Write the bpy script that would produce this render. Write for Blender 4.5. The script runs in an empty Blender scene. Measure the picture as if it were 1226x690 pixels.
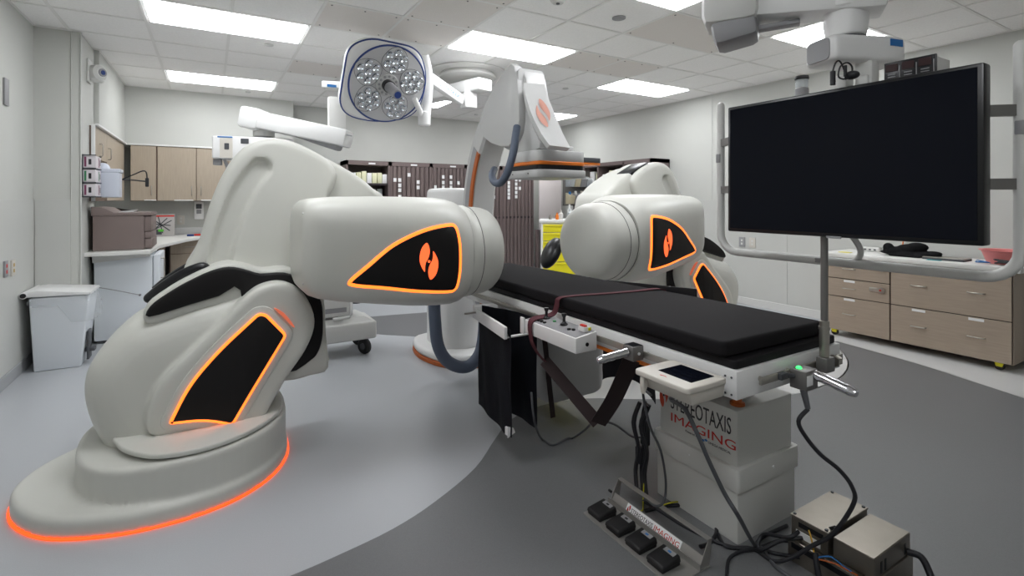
import bpy, bmesh, math, random
from mathutils import Vector, Matrix
random.seed(7)
S = bpy.context.scene
COL = S.collection
PI = math.pi

# ------------------------------------------------------------------ camera
FPX, YAW, HOR, CAMZ = 602.0, 0.5405, 239.7, 1.395
cam_data = bpy.data.cameras.new('camera')
cam_data.sensor_width = 36.0
cam_data.lens = FPX / 1226.0 * 36.0
cam_data.shift_y = -(345.0 - HOR) / 1226.0
cam_data.clip_start = 0.05
cam = bpy.data.objects.new('camera', cam_data)
cam.location = (0, 0, CAMZ)
cam.rotation_euler = (PI / 2, 0, -YAW)
COL.objects.link(cam)
S.camera = cam
# ------------------------------------------------------------------ world and exposure
w = bpy.data.worlds.new('world'); S.world = w; w.use_nodes = True
w.node_tree.nodes['Background'].inputs[0].default_value = (0.8, 0.85, 0.9, 1)
w.node_tree.nodes['Background'].inputs[1].default_value = 0.12
S.view_settings.view_transform = 'Standard'
S.view_settings.look = 'None'
S.view_settings.gamma = 1
S.view_settings.exposure = 0.38
PANEL = 9.5          # strength of the ceiling light diffusers
GLOW = 1.9           # strength of the orange light strips

# ------------------------------------------------------------------ geometry of the view: points on real planes
sY, cY = math.sin(YAW), math.cos(YAW)
def ray(x, y):
    a = (x - 613) / FPX; b = (HOR - y) / FPX
    return Vector((sY + a * cY, cY - a * sY, b))
def atZ(x, y, z):
    d = ray(x, y); t = (z - CAMZ) / d.z; return Vector((d.x * t, d.y * t, z))
def atX(x, y, X):
    d = ray(x, y); t = X / d.x; return Vector((X, d.y * t, CAMZ + d.z * t))
def atY(x, y, Y):
    d = ray(x, y); t = Y / d.y; return Vector((d.x * t, Y, CAMZ + d.z * t))
def atD(x, y, D):
    d = ray(x, y); return Vector((d.x * D, d.y * D, CAMZ + d.z * D))

# ------------------------------------------------------------------ materials
MC = {}
def lin(c):
    c /= 255.0
    return c / 12.92 if c <= 0.04045 else ((c + 0.055) / 1.055) ** 2.4
def mat(name, rgb, rough=0.5, metal=0.0, emit=0.0, noise=0.0, nscale=40, bump=0.0, bscale=200, coat=0.0, alpha=1.0, trans=0.0, spec=0.5):
    if name in MC: return MC[name]
    m = bpy.data.materials.new(name); m.use_nodes = True
    nt = m.node_tree; N = nt.nodes; Lk = nt.links
    p = N['Principled BSDF']
    c = (lin(rgb[0]), lin(rgb[1]), lin(rgb[2]), 1)
    p.inputs['Base Color'].default_value = c
    p.inputs['Roughness'].default_value = rough
    p.inputs['Metallic'].default_value = metal
    p.inputs['Specular IOR Level'].default_value = spec
    p.inputs['Coat Weight'].default_value = coat
    p.inputs['Alpha'].default_value = alpha
    p.inputs['Transmission Weight'].default_value = trans
    if emit:
        p.inputs['Emission Color'].default_value = c
        p.inputs['Emission Strength'].default_value = emit
    tc = N.new('ShaderNodeTexCoord')
    if noise:
        n = N.new('ShaderNodeTexNoise'); n.inputs['Scale'].default_value = nscale; n.inputs['Detail'].default_value = 4
        r = N.new('ShaderNodeMapRange'); r.inputs['To Min'].default_value = 1 - noise; r.inputs['To Max'].default_value = 1 + noise
        r.inputs['From Min'].default_value = 0.3; r.inputs['From Max'].default_value = 0.7
        v = N.new('ShaderNodeVectorMath'); v.operation = 'SCALE'; v.inputs[0].default_value = c[:3]
        Lk.new(tc.outputs['Object'], n.inputs['Vector']); Lk.new(n.outputs['Fac'], r.inputs['Value'])
        Lk.new(r.outputs['Result'], v.inputs['Scale']); Lk.new(v.outputs['Vector'], p.inputs['Base Color'])
    if bump:
        n = N.new('ShaderNodeTexNoise'); n.inputs['Scale'].default_value = bscale; n.inputs['Detail'].default_value = 2
        b = N.new('ShaderNodeBump'); b.inputs['Strength'].default_value = bump; b.inputs['Distance'].default_value = 0.002
        Lk.new(tc.outputs['Object'], n.inputs['Vector']); Lk.new(n.outputs['Fac'], b.inputs['Height']); Lk.new(b.outputs['Normal'], p.inputs['Normal'])
    MC[name] = m
    return m
def wood(name, rgb, rough=0.45, axis=2, stretch=14, amp=0.10, scale=6.0):
    if name in MC: return MC[name]
    m = mat(name, rgb, rough)
    nt = m.node_tree; N = nt.nodes; Lk = nt.links; p = N['Principled BSDF']
    c = p.inputs['Base Color'].default_value[:3]
    tc = N.new('ShaderNodeTexCoord'); mp = N.new('ShaderNodeMapping')
    sc = [stretch] * 3; sc[axis] = 1.0; mp.inputs['Scale'].default_value = sc
    n = N.new('ShaderNodeTexNoise'); n.inputs['Scale'].default_value = scale; n.inputs['Detail'].default_value = 6
    r = N.new('ShaderNodeMapRange'); r.inputs['From Min'].default_value = .3; r.inputs['From Max'].default_value = .7
    r.inputs['To Min'].default_value = 1 - amp; r.inputs['To Max'].default_value = 1 + amp
    v = N.new('ShaderNodeVectorMath'); v.operation = 'SCALE'; v.inputs[0].default_value = c
    Lk.new(tc.outputs['Object'], mp.inputs['Vector']); Lk.new(mp.outputs['Vector'], n.inputs['Vector'])
    Lk.new(n.outputs['Fac'], r.inputs['Value']); Lk.new(r.outputs['Result'], v.inputs['Scale']); Lk.new(v.outputs['Vector'], p.inputs['Base Color'])
    return m
WALL = mat('wall_paint', (198, 199, 194), .75, noise=.015, nscale=3, bump=.15)
WALLP = mat('wall_protection_sheet', (196, 197, 193), .45, noise=.012, nscale=4)
TILE = mat('ceiling_tile', (250, 249, 247), .95, noise=.03, nscale=60, bump=.5, bscale=120)
GRID = mat('ceiling_grid', (238, 237, 234), .6)
PERF = mat('perforated_ceiling_panel', (232, 227, 222), .8, noise=.05, nscale=160)
FLOORL = mat('light_floor_vinyl', (177, 180, 184), .38, noise=.05, nscale=260, bump=.06)
FLOORD = mat('dark_floor_vinyl', (112, 113, 115), .40, noise=.07, nscale=260, bump=.06)
FLOORW = mat('pale_floor_vinyl', (206, 206, 205), .38, noise=.03, nscale=260, bump=.06)
COVE = mat('cove_base_vinyl', (168, 170, 172), .5, noise=.04, nscale=200)
PANELM = mat('light_diffuser', (250, 252, 255), .6, emit=PANEL)
COLM = mat('pedestal_enamel', (206, 206, 202), .45)
SHELL = mat('moulded_white_shell', (208, 208, 201), .42, noise=.01, nscale=5, bump=.05, bscale=300, coat=.08)
SHELLD = mat('shell_joint', (70, 70, 68), .6)
BLK = mat('black_textured_panel', (19, 17, 18), .55, bump=.3, bscale=500, spec=.3)
BLKG = mat('black_gloss_plastic', (16, 17, 22), .3)
GLOWM = mat('orange_light_strip', (255, 112, 38), .5, emit=GLOW)
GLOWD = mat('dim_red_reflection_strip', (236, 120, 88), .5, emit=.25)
GLOWL = mat('orange_backlit_emblem', (255, 98, 50), .5, emit=1.1)
GLOWF = mat('orange_floor_light', (255, 74, 24), .5, emit=1.6)
WHT = mat('white_enamel', (230, 230, 229), .35, coat=.1)
WHP = mat('white_plastic', (214, 214, 211), .45)
CRM = mat('cream_plastic', (206, 201, 192), .45)
GRYP = mat('grey_plastic', (150, 150, 152), .5)
GRYD = mat('dark_grey_plastic', (72, 74, 78), .5)
CARM = mat('imaging_arm_grey_paint', (190, 190, 189), .42)
ORG = mat('orange_stripe', (226, 120, 28), .45)
ORGD = mat('dark_orange_paint', (176, 88, 30), .5)
HOSE = mat('slate_blue_hose', (84, 94, 112), .55, bump=.2)
MATT = mat('black_foam_vinyl', (20, 18, 21), .85, noise=.05, nscale=30, bump=.35, bscale=700, spec=.25)
PADB = mat('black_pad_base', (22, 21, 24), .6, spec=.25)
CLOTH = mat('black_shield_cloth', (34, 36, 43), .7, noise=.12, nscale=9, bump=.4, bscale=60, spec=.3)
STRAP = mat('maroon_webbing', (84, 38, 46), .8, bump=.3, bscale=400)
STRAPD = mat('dark_brown_webbing', (36, 22, 23), .8, bump=.3, bscale=400)
STEEL = mat('brushed_steel', (176, 172, 164), .32, metal=.9, noise=.05, nscale=30)
STEELB = mat('dull_stainless_box', (136, 130, 121), .33, metal=.85, noise=.06, nscale=12)
STEELT = mat('pedal_tray_metal', (150, 148, 144), .4, metal=.35, noise=.04, nscale=20)
STEELD = mat('dull_grey_metal', (124, 122, 120), .42, metal=.6)
CHROME = mat('polished_chrome', (222, 222, 226), .10, metal=1.0)
CABLE = mat('black_cable', (32, 33, 38), .5)
CABG = mat('grey_cable', (78, 80, 84), .5)
YEL = mat('yellow_enamel', (232, 222, 30), .45)
YELW = mat('yellow_wire', (196, 190, 40), .5)
MAPLE = wood('maple_laminate', (170, 157, 140), amp=.06)
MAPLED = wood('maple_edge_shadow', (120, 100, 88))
MAPLEH = wood('maple_drawer_laminate', (168, 153, 137), axis=1, amp=.06)
BRN = wood('brown_grey_laminate', (112, 98, 96), amp=.06)
BRND = mat('dark_brown_recess', (52, 44, 46), .6)
PRN = mat('taupe_printer_plastic', (126, 112, 108), .5)
COUNTER = mat('white_countertop', (222, 222, 218), .35)
FRIDGE = mat('fridge_white', (220, 225, 230), .35)
SCR = mat('dark_monitor_glass', (13, 16, 25), .12, spec=.12)
BEZ = mat('black_bezel', (10, 11, 14), .3)
PAPER = mat('white_paper', (236, 236, 236), .7)
RED = mat('red_print', (196, 44, 34), .5)
REDL = mat('pale_red_print', (238, 176, 158), .5)
REDB = mat('orange_red_print', (204, 78, 52), .5)
INK = mat('dark_print', (40, 40, 44), .6)
BLUE = mat('blue_trim', (34, 62, 128), .4)
BLUB = mat('blue_badge', (36, 110, 178), .4)
PINK = mat('salmon_pink_plastic', (226, 138, 136), .45)
BAG = mat('translucent_bag', (225, 230, 233), .35, alpha=.28)
CLEAR = mat('clear_plastic', (225, 232, 236), .12, alpha=.45)
LENS = mat('lens_glass', (196, 200, 206), .06, metal=1.0)
RUBBER = mat('black_rubber', (20, 20, 22), .6)
GRN = mat('green_led', (60, 255, 110), .4, emit=1.6)
GRNP = mat('green_plastic', (70, 150, 90), .5)
LAMPG = mat('lamp_face_grey', (190, 190, 192), .4)

# ------------------------------------------------------------------ mesh helpers
class MB:
    """collects shapes into one mesh"""
    def __init__(s): s.bm = bmesh.new()
    def box(s, x0, x1, y0, y1, z0, z1, bev=0.0, seg=2):
        return s.hexa([(x0, y0, z0), (x1, y0, z0), (x1, y1, z0), (x0, y1, z0), (x0, y0, z1), (x1, y0, z1), (x1, y1, z1), (x0, y1, z1)], bev, seg)
    def hexa(s, p, bev=0.0, seg=2):
        t = bmesh.new()
        v = [t.verts.new(q) for q in p]
        for f in ((0, 3, 2, 1), (4, 5, 6, 7), (0, 1, 5, 4), (1, 2, 6, 5), (2, 3, 7, 6), (3, 0, 4, 7)): t.faces.new([v[i] for i in f])
        if bev: bmesh.ops.bevel(t, geom=t.edges[:], offset=bev, segments=seg, profile=.5, affect='EDGES', clamp_overlap=True)
        s.join(t); return s
    def join(s, t, M=None):
        bmesh.ops.recalc_face_normals(t, faces=t.faces[:])
        if M is not None: t.transform(M)
        me = bpy.data.meshes.new('tmp'); t.to_mesh(me); t.free(); s.bm.from_mesh(me); bpy.data.meshes.remove(me)
    def bar(s, a, b, wdt, hgt, bev=0.0):
        """box beam from a to b, wdt sideways, hgt up"""
        a = Vector(a); b = Vector(b); d = (b - a); L = d.length; d.normalize()
        side = d.cross(Vector((0, 0, 1)))
        if side.length < 1e-4: side = Vector((1, 0, 0))
        side.normalize(); up = side.cross(d)
        h = [a + side * (i * wdt / 2) + up * (j * hgt / 2) + d * k for k, i, j in ((0, -1, -1), (0, 1, -1), (L, 1, -1), (L, -1, -1), (0, -1, 1), (0, 1, 1), (L, 1, 1), (L, -1, 1))]
        return s.hexa(h, bev)
    def tube(s, pts, r, n=10, cap=True, closed=False, flat=None):
        """tube through points; r a number or list; flat=(w,h) gives a ribbon of that section"""
        pts = [Vector(p) for p in pts]; k = len(pts); rings = []
        up = None
        for i, p in enumerate(pts):
            if closed: d = pts[(i + 1) % k] - pts[i - 1]
            else: d = pts[min(i + 1, k - 1)] - pts[max(i - 1, 0)]
            if d.length < 1e-9: d = Vector((0, 0, 1))
            d.normalize()
            if up is None:
                up = Vector((0, 0, 1)) if abs(d.z) < .9 else Vector((0, 1, 0))
            u = (up - d * up.dot(d)).normalized(); up = u; v = d.cross(u)
            rr = r[i] if isinstance(r, (list, tuple)) else r
            if flat: ring = [s.bm.verts.new(p + v * a * flat[0] / 2 + u * b * flat[1] / 2) for a, b in ((-1, -1), (1, -1), (1, 1), (-1, 1))]
            else: ring = [s.bm.verts.new(p + (u * math.cos(2 * PI * j / n) + v * math.sin(2 * PI * j / n)) * rr) for j in range(n)]
            rings.append(ring)
        m = len(rings[0])
        for i in range(k if closed else k - 1):
            A = rings[i]; Bq = rings[(i + 1) % k]
            for j in range(m): s.bm.faces.new((A[j], A[(j + 1) % m], Bq[(j + 1) % m], Bq[j]))
        if cap and not closed:
            s.bm.faces.new(rings[0][::-1]); s.bm.faces.new(rings[-1])
        return s
    def lathe(s, prof, c=(0, 0, 0), n=32, M=None):
        """prof: (radius, height) list, axis z through c"""
        t = bmesh.new(); rings = []
        for r, z in prof:
            if r < 1e-6: rings.append([t.verts.new((0, 0, z))])
            else: rings.append([t.verts.new((r * math.cos(2 * PI * j / n), r * math.sin(2 * PI * j / n), z)) for j in range(n)])
        for A, Bq in zip(rings, rings[1:]):
            for j in range(n):
                a = A[j % len(A)]; b = A[(j + 1) % len(A)]; c2 = Bq[(j + 1) % len(Bq)]; d = Bq[j % len(Bq)]
                f = []
                for v in (a, b, c2, d):
                    if v not in f: f.append(v)
                if len(f) > 2: t.faces.new(f)
        if len(rings[0]) > 1: t.faces.new(rings[0][::-1])
        if len(rings[-1]) > 1: t.faces.new(rings[-1])
        T = Matrix.Translation(Vector(c))
        s.join(t, T @ M if M is not None else T); return s
    def cyl(s, a, b, r, n=20, r2=None, bev=0.0):
        a = Vector(a); b = Vector(b); L = (b - a).length
        q = Vector((0, 0, 1)).rotation_difference(b - a).to_matrix().to_4x4()
        r2 = r if r2 is None else r2
        pr = [(r - bev, 0), (r, bev), (r2, L - bev), (r2 - bev, L)] if bev else [(r, 0), (r2, L)]
        return s.lathe(pr, a, n, q)
    def ball(s, c, r, n=16, m=8, sc=(1, 1, 1)):
        pr = [(r * math.sin(PI * i / m), -r * math.cos(PI * i / m)) for i in range(m + 1)]
        pr[0] = (0, -r); pr[-1] = (0, r)
        return s.lathe(pr, c, n, Matrix.Diagonal((*sc, 1)))
    def prism(s, poly, fn, d0, d1, r=0.0, seg=3):
        """poly 2-D outline, fn(u,v,d)->3-D point, from depth d0 to d1, edges rounded by r"""
        poly = ccw(poly); lv = []
        if r:
            sg = 1 if d1 > d0 else -1
            for i in range(seg + 1):
                a = PI / 2 * i / seg; lv.append((r * (1 - math.sin(a)), d0 + sg * r * (1 - math.cos(a))))
            for i in range(seg, -1, -1):
                a = PI / 2 * i / seg; lv.append((r * (1 - math.sin(a)), d1 - sg * r * (1 - math.cos(a))))
        else: lv = [(0, d0), (0, d1)]
        t = bmesh.new(); rings = []
        for ins, d in lv:
            q = inset(poly, ins) if ins > 1e-6 else poly
            rings.append([t.verts.new(fn(u, v, d)) for u, v in q])
        n = len(poly)
        for A, Bq in zip(rings, rings[1:]):
            for j in range(n): t.faces.new((A[j], A[(j + 1) % n], Bq[(j + 1) % n], Bq[j]))
        f0 = t.faces.new(rings[0][::-1]); f1 = t.faces.new(rings[-1])
        bmesh.ops.triangulate(t, faces=[f0, f1])
        s.join(t); return s
    def puff(s, poly, fn, d0, d1, p=2.6, n=12):
        """bulging pillow: the outline at the middle depth, shrinking towards both faces"""
        poly = ccw(poly); cx = sum(q[0] for q in poly) / len(poly); cy = sum(q[1] for q in poly) / len(poly)
        t = bmesh.new(); rings = []
        for i in range(n + 1):
            a = -PI / 2 + PI * i / n
            tt = math.copysign(abs(math.sin(a)) ** (2 / p), a); sc = max(abs(math.cos(a)) ** (2 / p), .03)
            d = (d0 + d1) / 2 + tt * (d1 - d0) / 2
            rings.append([t.verts.new(fn(cx + (u - cx) * sc, cy + (v - cy) * sc, d)) for u, v in poly])
        m = len(poly)
        for A, Bq in zip(rings, rings[1:]):
            for j in range(m): t.faces.new((A[j], A[(j + 1) % m], Bq[(j + 1) % m], Bq[j]))
        t.faces.new(rings[0][::-1]); t.faces.new(rings[-1])
        s.join(t); return s
    def mesh(s, name, off=(0, 0, 0), smooth=35, M=None):
        me = bpy.data.meshes.new(name)
        if M is not None: s.bm.transform(M)
        bmesh.ops.translate(s.bm, verts=s.bm.verts[:], vec=-Vector(off))
        if M is not None and M.determinant() < 0: bmesh.ops.reverse_faces(s.bm, faces=s.bm.faces[:])
        s.bm.to_mesh(me); s.bm.free()
        if smooth:
            me.shade_smooth(); me.set_sharp_from_angle(angle=math.radians(smooth))
        return me
def ccw(poly):
    a = sum(poly[i - 1][0] * poly[i][1] - poly[i][0] * poly[i - 1][1] for i in range(len(poly)))
    return list(poly) if a > 0 else list(poly)[::-1]
def inset(poly, r):
    """r > 0 shrinks, r < 0 grows a counter-clockwise outline"""
    n = len(poly); out = []
    for i in range(n):
        ax, ay = poly[i - 1]; bx, by = poly[i]; cx, cy = poly[(i + 1) % n]
        e1 = Vector((bx - ax, by - ay)); e2 = Vector((cx - bx, cy - by))
        if e1.length < 1e-9 or e2.length < 1e-9: out.append((bx, by)); continue
        e1.normalize(); e2.normalize()
        n1 = Vector((-e1.y, e1.x)); n2 = Vector((-e2.y, e2.x)); m = n1 + n2
        if m.length < 1e-6: m = n1
        m.normalize(); k = r / max(m.dot(n1), .5)
        out.append((bx + m.x * k, by + m.y * k))
    return out
def smooth2(pts, n=6, closed=True):
    """Catmull-Rom through the points"""
    k = len(pts); out = []
    dim = len(pts[0])
    rng = range(k) if closed else range(k - 1)
    for i in rng:
        if closed: P = [pts[(i - 1) % k], pts[i], pts[(i + 1) % k], pts[(i + 2) % k]]
        else: P = [pts[max(i - 1, 0)], pts[i], pts[i + 1], pts[min(i + 2, k - 1)]]
        for j in range(n):
            t = j / n
            out.append(tuple(.5 * (2 * P[1][a] + (P[2][a] - P[0][a]) * t + (2 * P[0][a] - 5 * P[1][a] + 4 * P[2][a] - P[3][a]) * t * t + (3 * P[1][a] - P[0][a] - 3 * P[2][a] + P[3][a]) * t ** 3) for a in range(dim)))
    if not closed: out.append(tuple(pts[-1]))
    return out
def roundpoly(pts, r, seg=4):
    """corners rounded by radius r (number or list)"""
    out = []; n = len(pts)
    for i in range(n):
        a = Vector(pts[i - 1]); b = Vector(pts[i]); c = Vector(pts[(i + 1) % n]); rr = r[i] if isinstance(r, (list, tuple)) else r
        d1 = (a - b); d2 = (c - b); k = min(rr, d1.length * .48, d2.length * .48)
        p = b + d1.normalized() * k; q = b + d2.normalized() * k
        for j in range(seg + 1):
            t = j / seg; out.append(tuple(p * (1 - t) ** 2 + b * 2 * t * (1 - t) + q * t * t))
    return out
def rrect(x0, x1, y0, y1, r, seg=4): return roundpoly([(x0, y0), (x1, y0), (x1, y1), (x0, y1)], r, seg)
XZ = lambda u, v, d: Vector((u, d, v))       # outline in x,z ; depth along y
YZ = lambda u, v, d: Vector((d, u, v))       # outline in y,z ; depth along x
XY = lambda u, v, d: Vector((u, v, d))       # outline in x,y ; depth along z

ROOTLOC = {}
def link(name, me, parent=None, loc=None):
    o = bpy.data.objects.new(name, me); COL.objects.link(o)
    if parent is not None: o.parent = parent
    if loc is not None: o.location = loc
    return o
def thing(name, label, cat, loc, group=None, rotz=0):
    o = bpy.data.objects.new(name, None); COL.objects.link(o)
    o.empty_display_size = .1; o.location = loc; o.rotation_euler = (0, 0, rotz)
    o['label'] = label; o['category'] = cat
    if group: o['group'] = group
    ROOTLOC[o.name] = Vector(loc)
    return o
def part(name, mb, m, parent, smooth=35, label=None, local=False, M=None):
    """a part (or sub-part): shapes given in world coordinates unless local"""
    root = parent
    while root.parent is not None: root = root.parent
    off = (0, 0, 0) if local else ROOTLOC.get(root.name, Vector((0, 0, 0)))
    o = link(name, mb.mesh(name, off, smooth, M), parent)
    o.data.materials.append(m)
    if label: o['label'] = label
    return o
def single(name, mb, m, label, cat, loc=(0, 0, 0), group=None, smooth=35, local=False, rotz=0):
    """a thing that is one mesh"""
    o = link(name, mb.mesh(name, (0, 0, 0) if local else loc, smooth)); o.location = loc; o.rotation_euler = (0, 0, rotz)
    o.data.materials.append(m); o['label'] = label; o['category'] = cat
    if group: o['group'] = group
    ROOTLOC[o.name] = Vector(loc)
    return o
def struct(name, mb, m, smooth=35):
    o = link(name, mb.mesh(name, (0, 0, 0), smooth)); o.data.materials.append(m); o['kind'] = 'structure'; ROOTLOC[o.name] = Vector((0, 0, 0)); return o
def copy_tree(o, parent=None):
    c = o.copy(); COL.objects.link(c)
    if parent is not None: c.parent = parent
    for ch in list(o.children): copy_tree(ch, c)
    return c
FONT = None
def text_mesh(txt, size, depth=0.0008, xs=1.0):
    cu = bpy.data.curves.new('txt', 'FONT'); cu.body = txt; cu.size = size; cu.extrude = depth; cu.align_x = 'LEFT'; cu.resolution_u = 3
    t = bpy.data.objects.new('txt', cu); COL.objects.link(t)
    bpy.context.view_layer.update()
    me = bpy.data.meshes.new_from_object(t.evaluated_get(bpy.context.evaluated_depsgraph_get()))
    bpy.data.objects.remove(t); bpy.data.curves.remove(cu)
    if xs != 1.0: me.transform(Matrix.Diagonal((xs, 1, 1, 1)))
    return me
def put_text(name, txt, size, m, parent, origin, right, up, depth=.0008, xs=1.0, width=None):
    """lettering lying on the plane spanned by right, up (world)"""
    me = text_mesh(txt, size, depth, xs)
    if width:
        xsn = [v.co.x for v in me.vertices]; k = width / (max(xsn) - min(xsn)); me.transform(Matrix.Diagonal((k, 1, 1, 1)))
    r = Vector(right).normalized(); u = Vector(up).normalized(); n = r.cross(u)
    root = parent
    while root.parent is not None: root = root.parent
    off = ROOTLOC.get(root.name, Vector((0, 0, 0)))
    o3 = Vector(origin) - off
    M = Matrix(((r.x, u.x, n.x, o3.x), (r.y, u.y, n.y, o3.y), (r.z, u.z, n.z, o3.z), (0, 0, 0, 1)))
    me.transform(M); me.materials.clear(); me.materials.append(m)
    return link(name, me, parent)
def remesh(mb, vox=.014, it=10, smooth=True):
    """fuse overlapping shapes into one moulded surface"""
    me = bpy.data.meshes.new('tmp'); mb.bm.to_mesh(me); mb.bm.free()
    o = bpy.data.objects.new('tmp', me); COL.objects.link(o)
    r = o.modifiers.new('r', 'REMESH'); r.mode = 'VOXEL'; r.voxel_size = vox
    if it:
        q = o.modifiers.new('s', 'SMOOTH'); q.factor = .6; q.iterations = it
    bpy.context.view_layer.update()
    m2 = bpy.data.meshes.new_from_object(o.evaluated_get(bpy.context.evaluated_depsgraph_get()))
    bpy.data.objects.remove(o); bpy.data.meshes.remove(me)
    out = MB(); out.bm.from_mesh(m2); bpy.data.meshes.remove(m2); return out
def leaves(k, h):
    """the two-leaf emblem, outlines in a frame of height h, centred; k mirrors"""
    A = [(-.06, .50), (.005, .38), (.015, .22), (-.035, .07), (-.095, -.03), (-.115, -.15), (-.12, -.27), (-.2, -.15), (-.26, .02), (-.25, .22), (-.18, .40)]
    Bq = [(-x, -y) for x, y in A]
    sc = lambda P: [(k * x * h, y * h) for x, y in smooth2(P, 3)]
    return sc(A), sc(Bq)
# ================================================================== THE ROOM
CZ = 2.9; TS = .6096; GX, GY = -1.073, 5.213
XL, XA, XR, YN, YB = -1.31, -1.0, 6.12, -1.6, 8.6
b = MB(); b.box(XL - .1, XR + .1, YN - .1, YB + .1, -.12, 0); floor = struct('floor', b, FLOORL, 0)
def slab(pts, z0, z1):
    q = MB(); q.prism(pts, XY, z0, z1); return q
# dark band of vinyl sweeping through the room
arcL = [(-1.2, 2.25), (-.5, 2.05), (.0, 2.01), (.248, 2.02), (.42, 2.04), (.66, 2.085), (.886, 2.172), (1.18, 2.34), (1.42, 2.56), (1.638, 2.74), (1.93, 2.82), (2.26, 2.76), (2.63, 2.52), (3.1, 2.26), (3.55, 2.06), (3.95, 2.03), (4.35, 2.08), (4.75, 2.24), (5.1, 2.50), (5.24, 2.62)]
arcR = [(5.30, 2.60), (5.22, 2.2), (5.15, 1.87), (5.04, 1.56), (4.9, 1.18), (4.6, .6), (4.2, 0), (3.6, -.7), (2.8, -1.2), (1.5, -1.5), (-1.2, -1.5)]
dk = smooth2(arcL, 4, closed=False) + smooth2(arcR, 4, closed=False)
o = link('floor_inlay', slab(dk, .0005, .002).mesh('floor_inlay', (0, 0, 0), 0), floor); o.data.materials.append(FLOORD)
pt = smooth2([(1.2, 6.1), (1.34, 5.5), (1.48, 5.22), (1.68, 5.02), (1.95, 4.80), (2.4, 4.6)], 4, closed=False) + [(3.4, 5.0), (3.2, 6.0), (2.31, 5.9)]
o = link('floor_inlay', slab(pt, .0005, .002).mesh('floor_inlay', (0, 0, 0), 0), floor); o.data.materials.append(FLOORD)
wh = smooth2([(2.1, 2.81), (2.63, 2.53), (3.1, 2.27), (3.55, 2.07), (3.95, 2.04), (4.35, 2.09), (4.75, 2.25), (5.1, 2.51), (5.24, 2.63)], 4, closed=False) + \
     [(5.31, 2.60), (5.23, 2.2), (5.16, 1.87), (5.05, 1.56), (4.91, 1.18), (4.61, .6), (5.9, .6), (5.9, 5.2), (3.0, 5.2), (2.4, 4.2)]
o = link('floor_inlay', slab(wh, .0005, .0018).mesh('floor_inlay', (0, 0, 0), 0), floor); o.data.materials.append(FLOORW)
def wall(name, x0, x1, y0, y1, z0=0, z1=3.1, m=WALL):
    q = MB(); q.box(x0, x1, y0, y1, z0, z1); return struct(name, q, m, 0)
wall('wall_left', XL - .1, XL, YN, YB)
q = MB(); q.box(XL, XA, 5.85, 6.48, 0, CZ); struct('wall_pilaster', q, WALL, 0)
q = MB(); q.box(XL, -.96, 6.48, YB, 2.12, CZ); q.box(-.96, 1.08, 8.26, YB, 2.12, CZ); struct('wall_soffit', q, WALL, 0)
wall('wall_back', XL - .1, XR + .1, YB, YB + .1)
wall('wall_right', XR, XR + .1, YN, YB)
wall('wall_front', XL - .1, XR + .1, YN - .1, YN)
# cove bases
def cove(name, x0, x1, y0, y1):
    q = MB(); q.box(x0, x1, y0, y1, 0, .1, .004, 1); struct(name, q, COVE)
cove('baseboard_left', XL, XL + .012, YN, 5.85); cove('baseboard_pilaster', XL, XA, 5.838, 5.85); cove('baseboard_back', .9, XR, YB - .012, YB)
q = MB(); q.box(XR - .012, XR, YN, YB, 0, .1, .004, 1); struct('baseboard_right', q, WHP)
# wall protection sheets with their seams
n = 0
def sheet(x0, x1, y0, y1, z0=.1, z1=1.40):
    global n
    n += 1; q = MB(); q.box(x0, x1, y0, y1, z0, z1, .0015, 1); struct('trim_%d' % n, q, WALLP)
for k in range(6): sheet(XL, XL + .006, -1.5 + 1.225 * k, -1.5 + 1.225 * (k + 1) - .005)
sheet(XL + .01, XA - .06, 5.843, 5.849)
for k in range(8): sheet(XR - .006, XR, -1.5 + 1.25 * k + .08, -1.5 + 1.25 * (k + 1) + .075)
sheet(XR - .006, XR, 4.66, 4.67, 1.4, CZ - .02)
q = MB(); q.box(XA, XA + .012, 5.84, 5.86, 0, CZ, .003, 1); q.box(XA - .062, XA - .056, 5.84, 5.85, 0, CZ, .002, 1); struct('trim_20', q, WALL)
# ceiling: slab, grid bars, individual tiles, light panels
q = MB(); q.box(XL - .1, XR + .1, YN - .1, YB + .1, CZ + .03, CZ + .15); ceil = struct('ceiling', q, TILE, 0)
lights = {(1, -5), (1, -9), (1, -1), (1, 3), (5, -2), (5, -5), (5, 3), (9, -1), (9, -5), (9, 3)}  # first two are out of view, added to brighten the foreground
perf = {(3, -2), (4, -2), (3, 1), (7, -2), (8, -2), (4, -3), (4, -4)}
perf2 = {(7, -4)}
IMIN, IMAX, JMIN, JMAX = -1, 11, -11, 5
cache = {}
def tile_mesh(x0, x1, y0, y1, kind):
    key = (round(x1 - x0, 3), round(y1 - y0, 3), kind)
    if key not in cache:
        t = MB(); g = .011; a, c2 = x1 - x0, y1 - y0
        if kind == 'tile': t.box(g, a - g, g, c2 - g, .004, .022, .003, 1)
        else: t.box(g - .002, a - g + .002, g - .002, c2 - g + .002, .001, .022, .002, 1)
        me = t.mesh('ceiling_tile', (0, 0, 0), 0); me.materials.append(TILE if kind == 'tile' else PERF); cache[key] = me
    return cache[key]
skip = set()
for (i, j) in lights: skip |= {(i, j), (i + 1, j)}
for (i, j) in perf2: skip |= {(i, j), (i + 1, j)}
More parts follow.
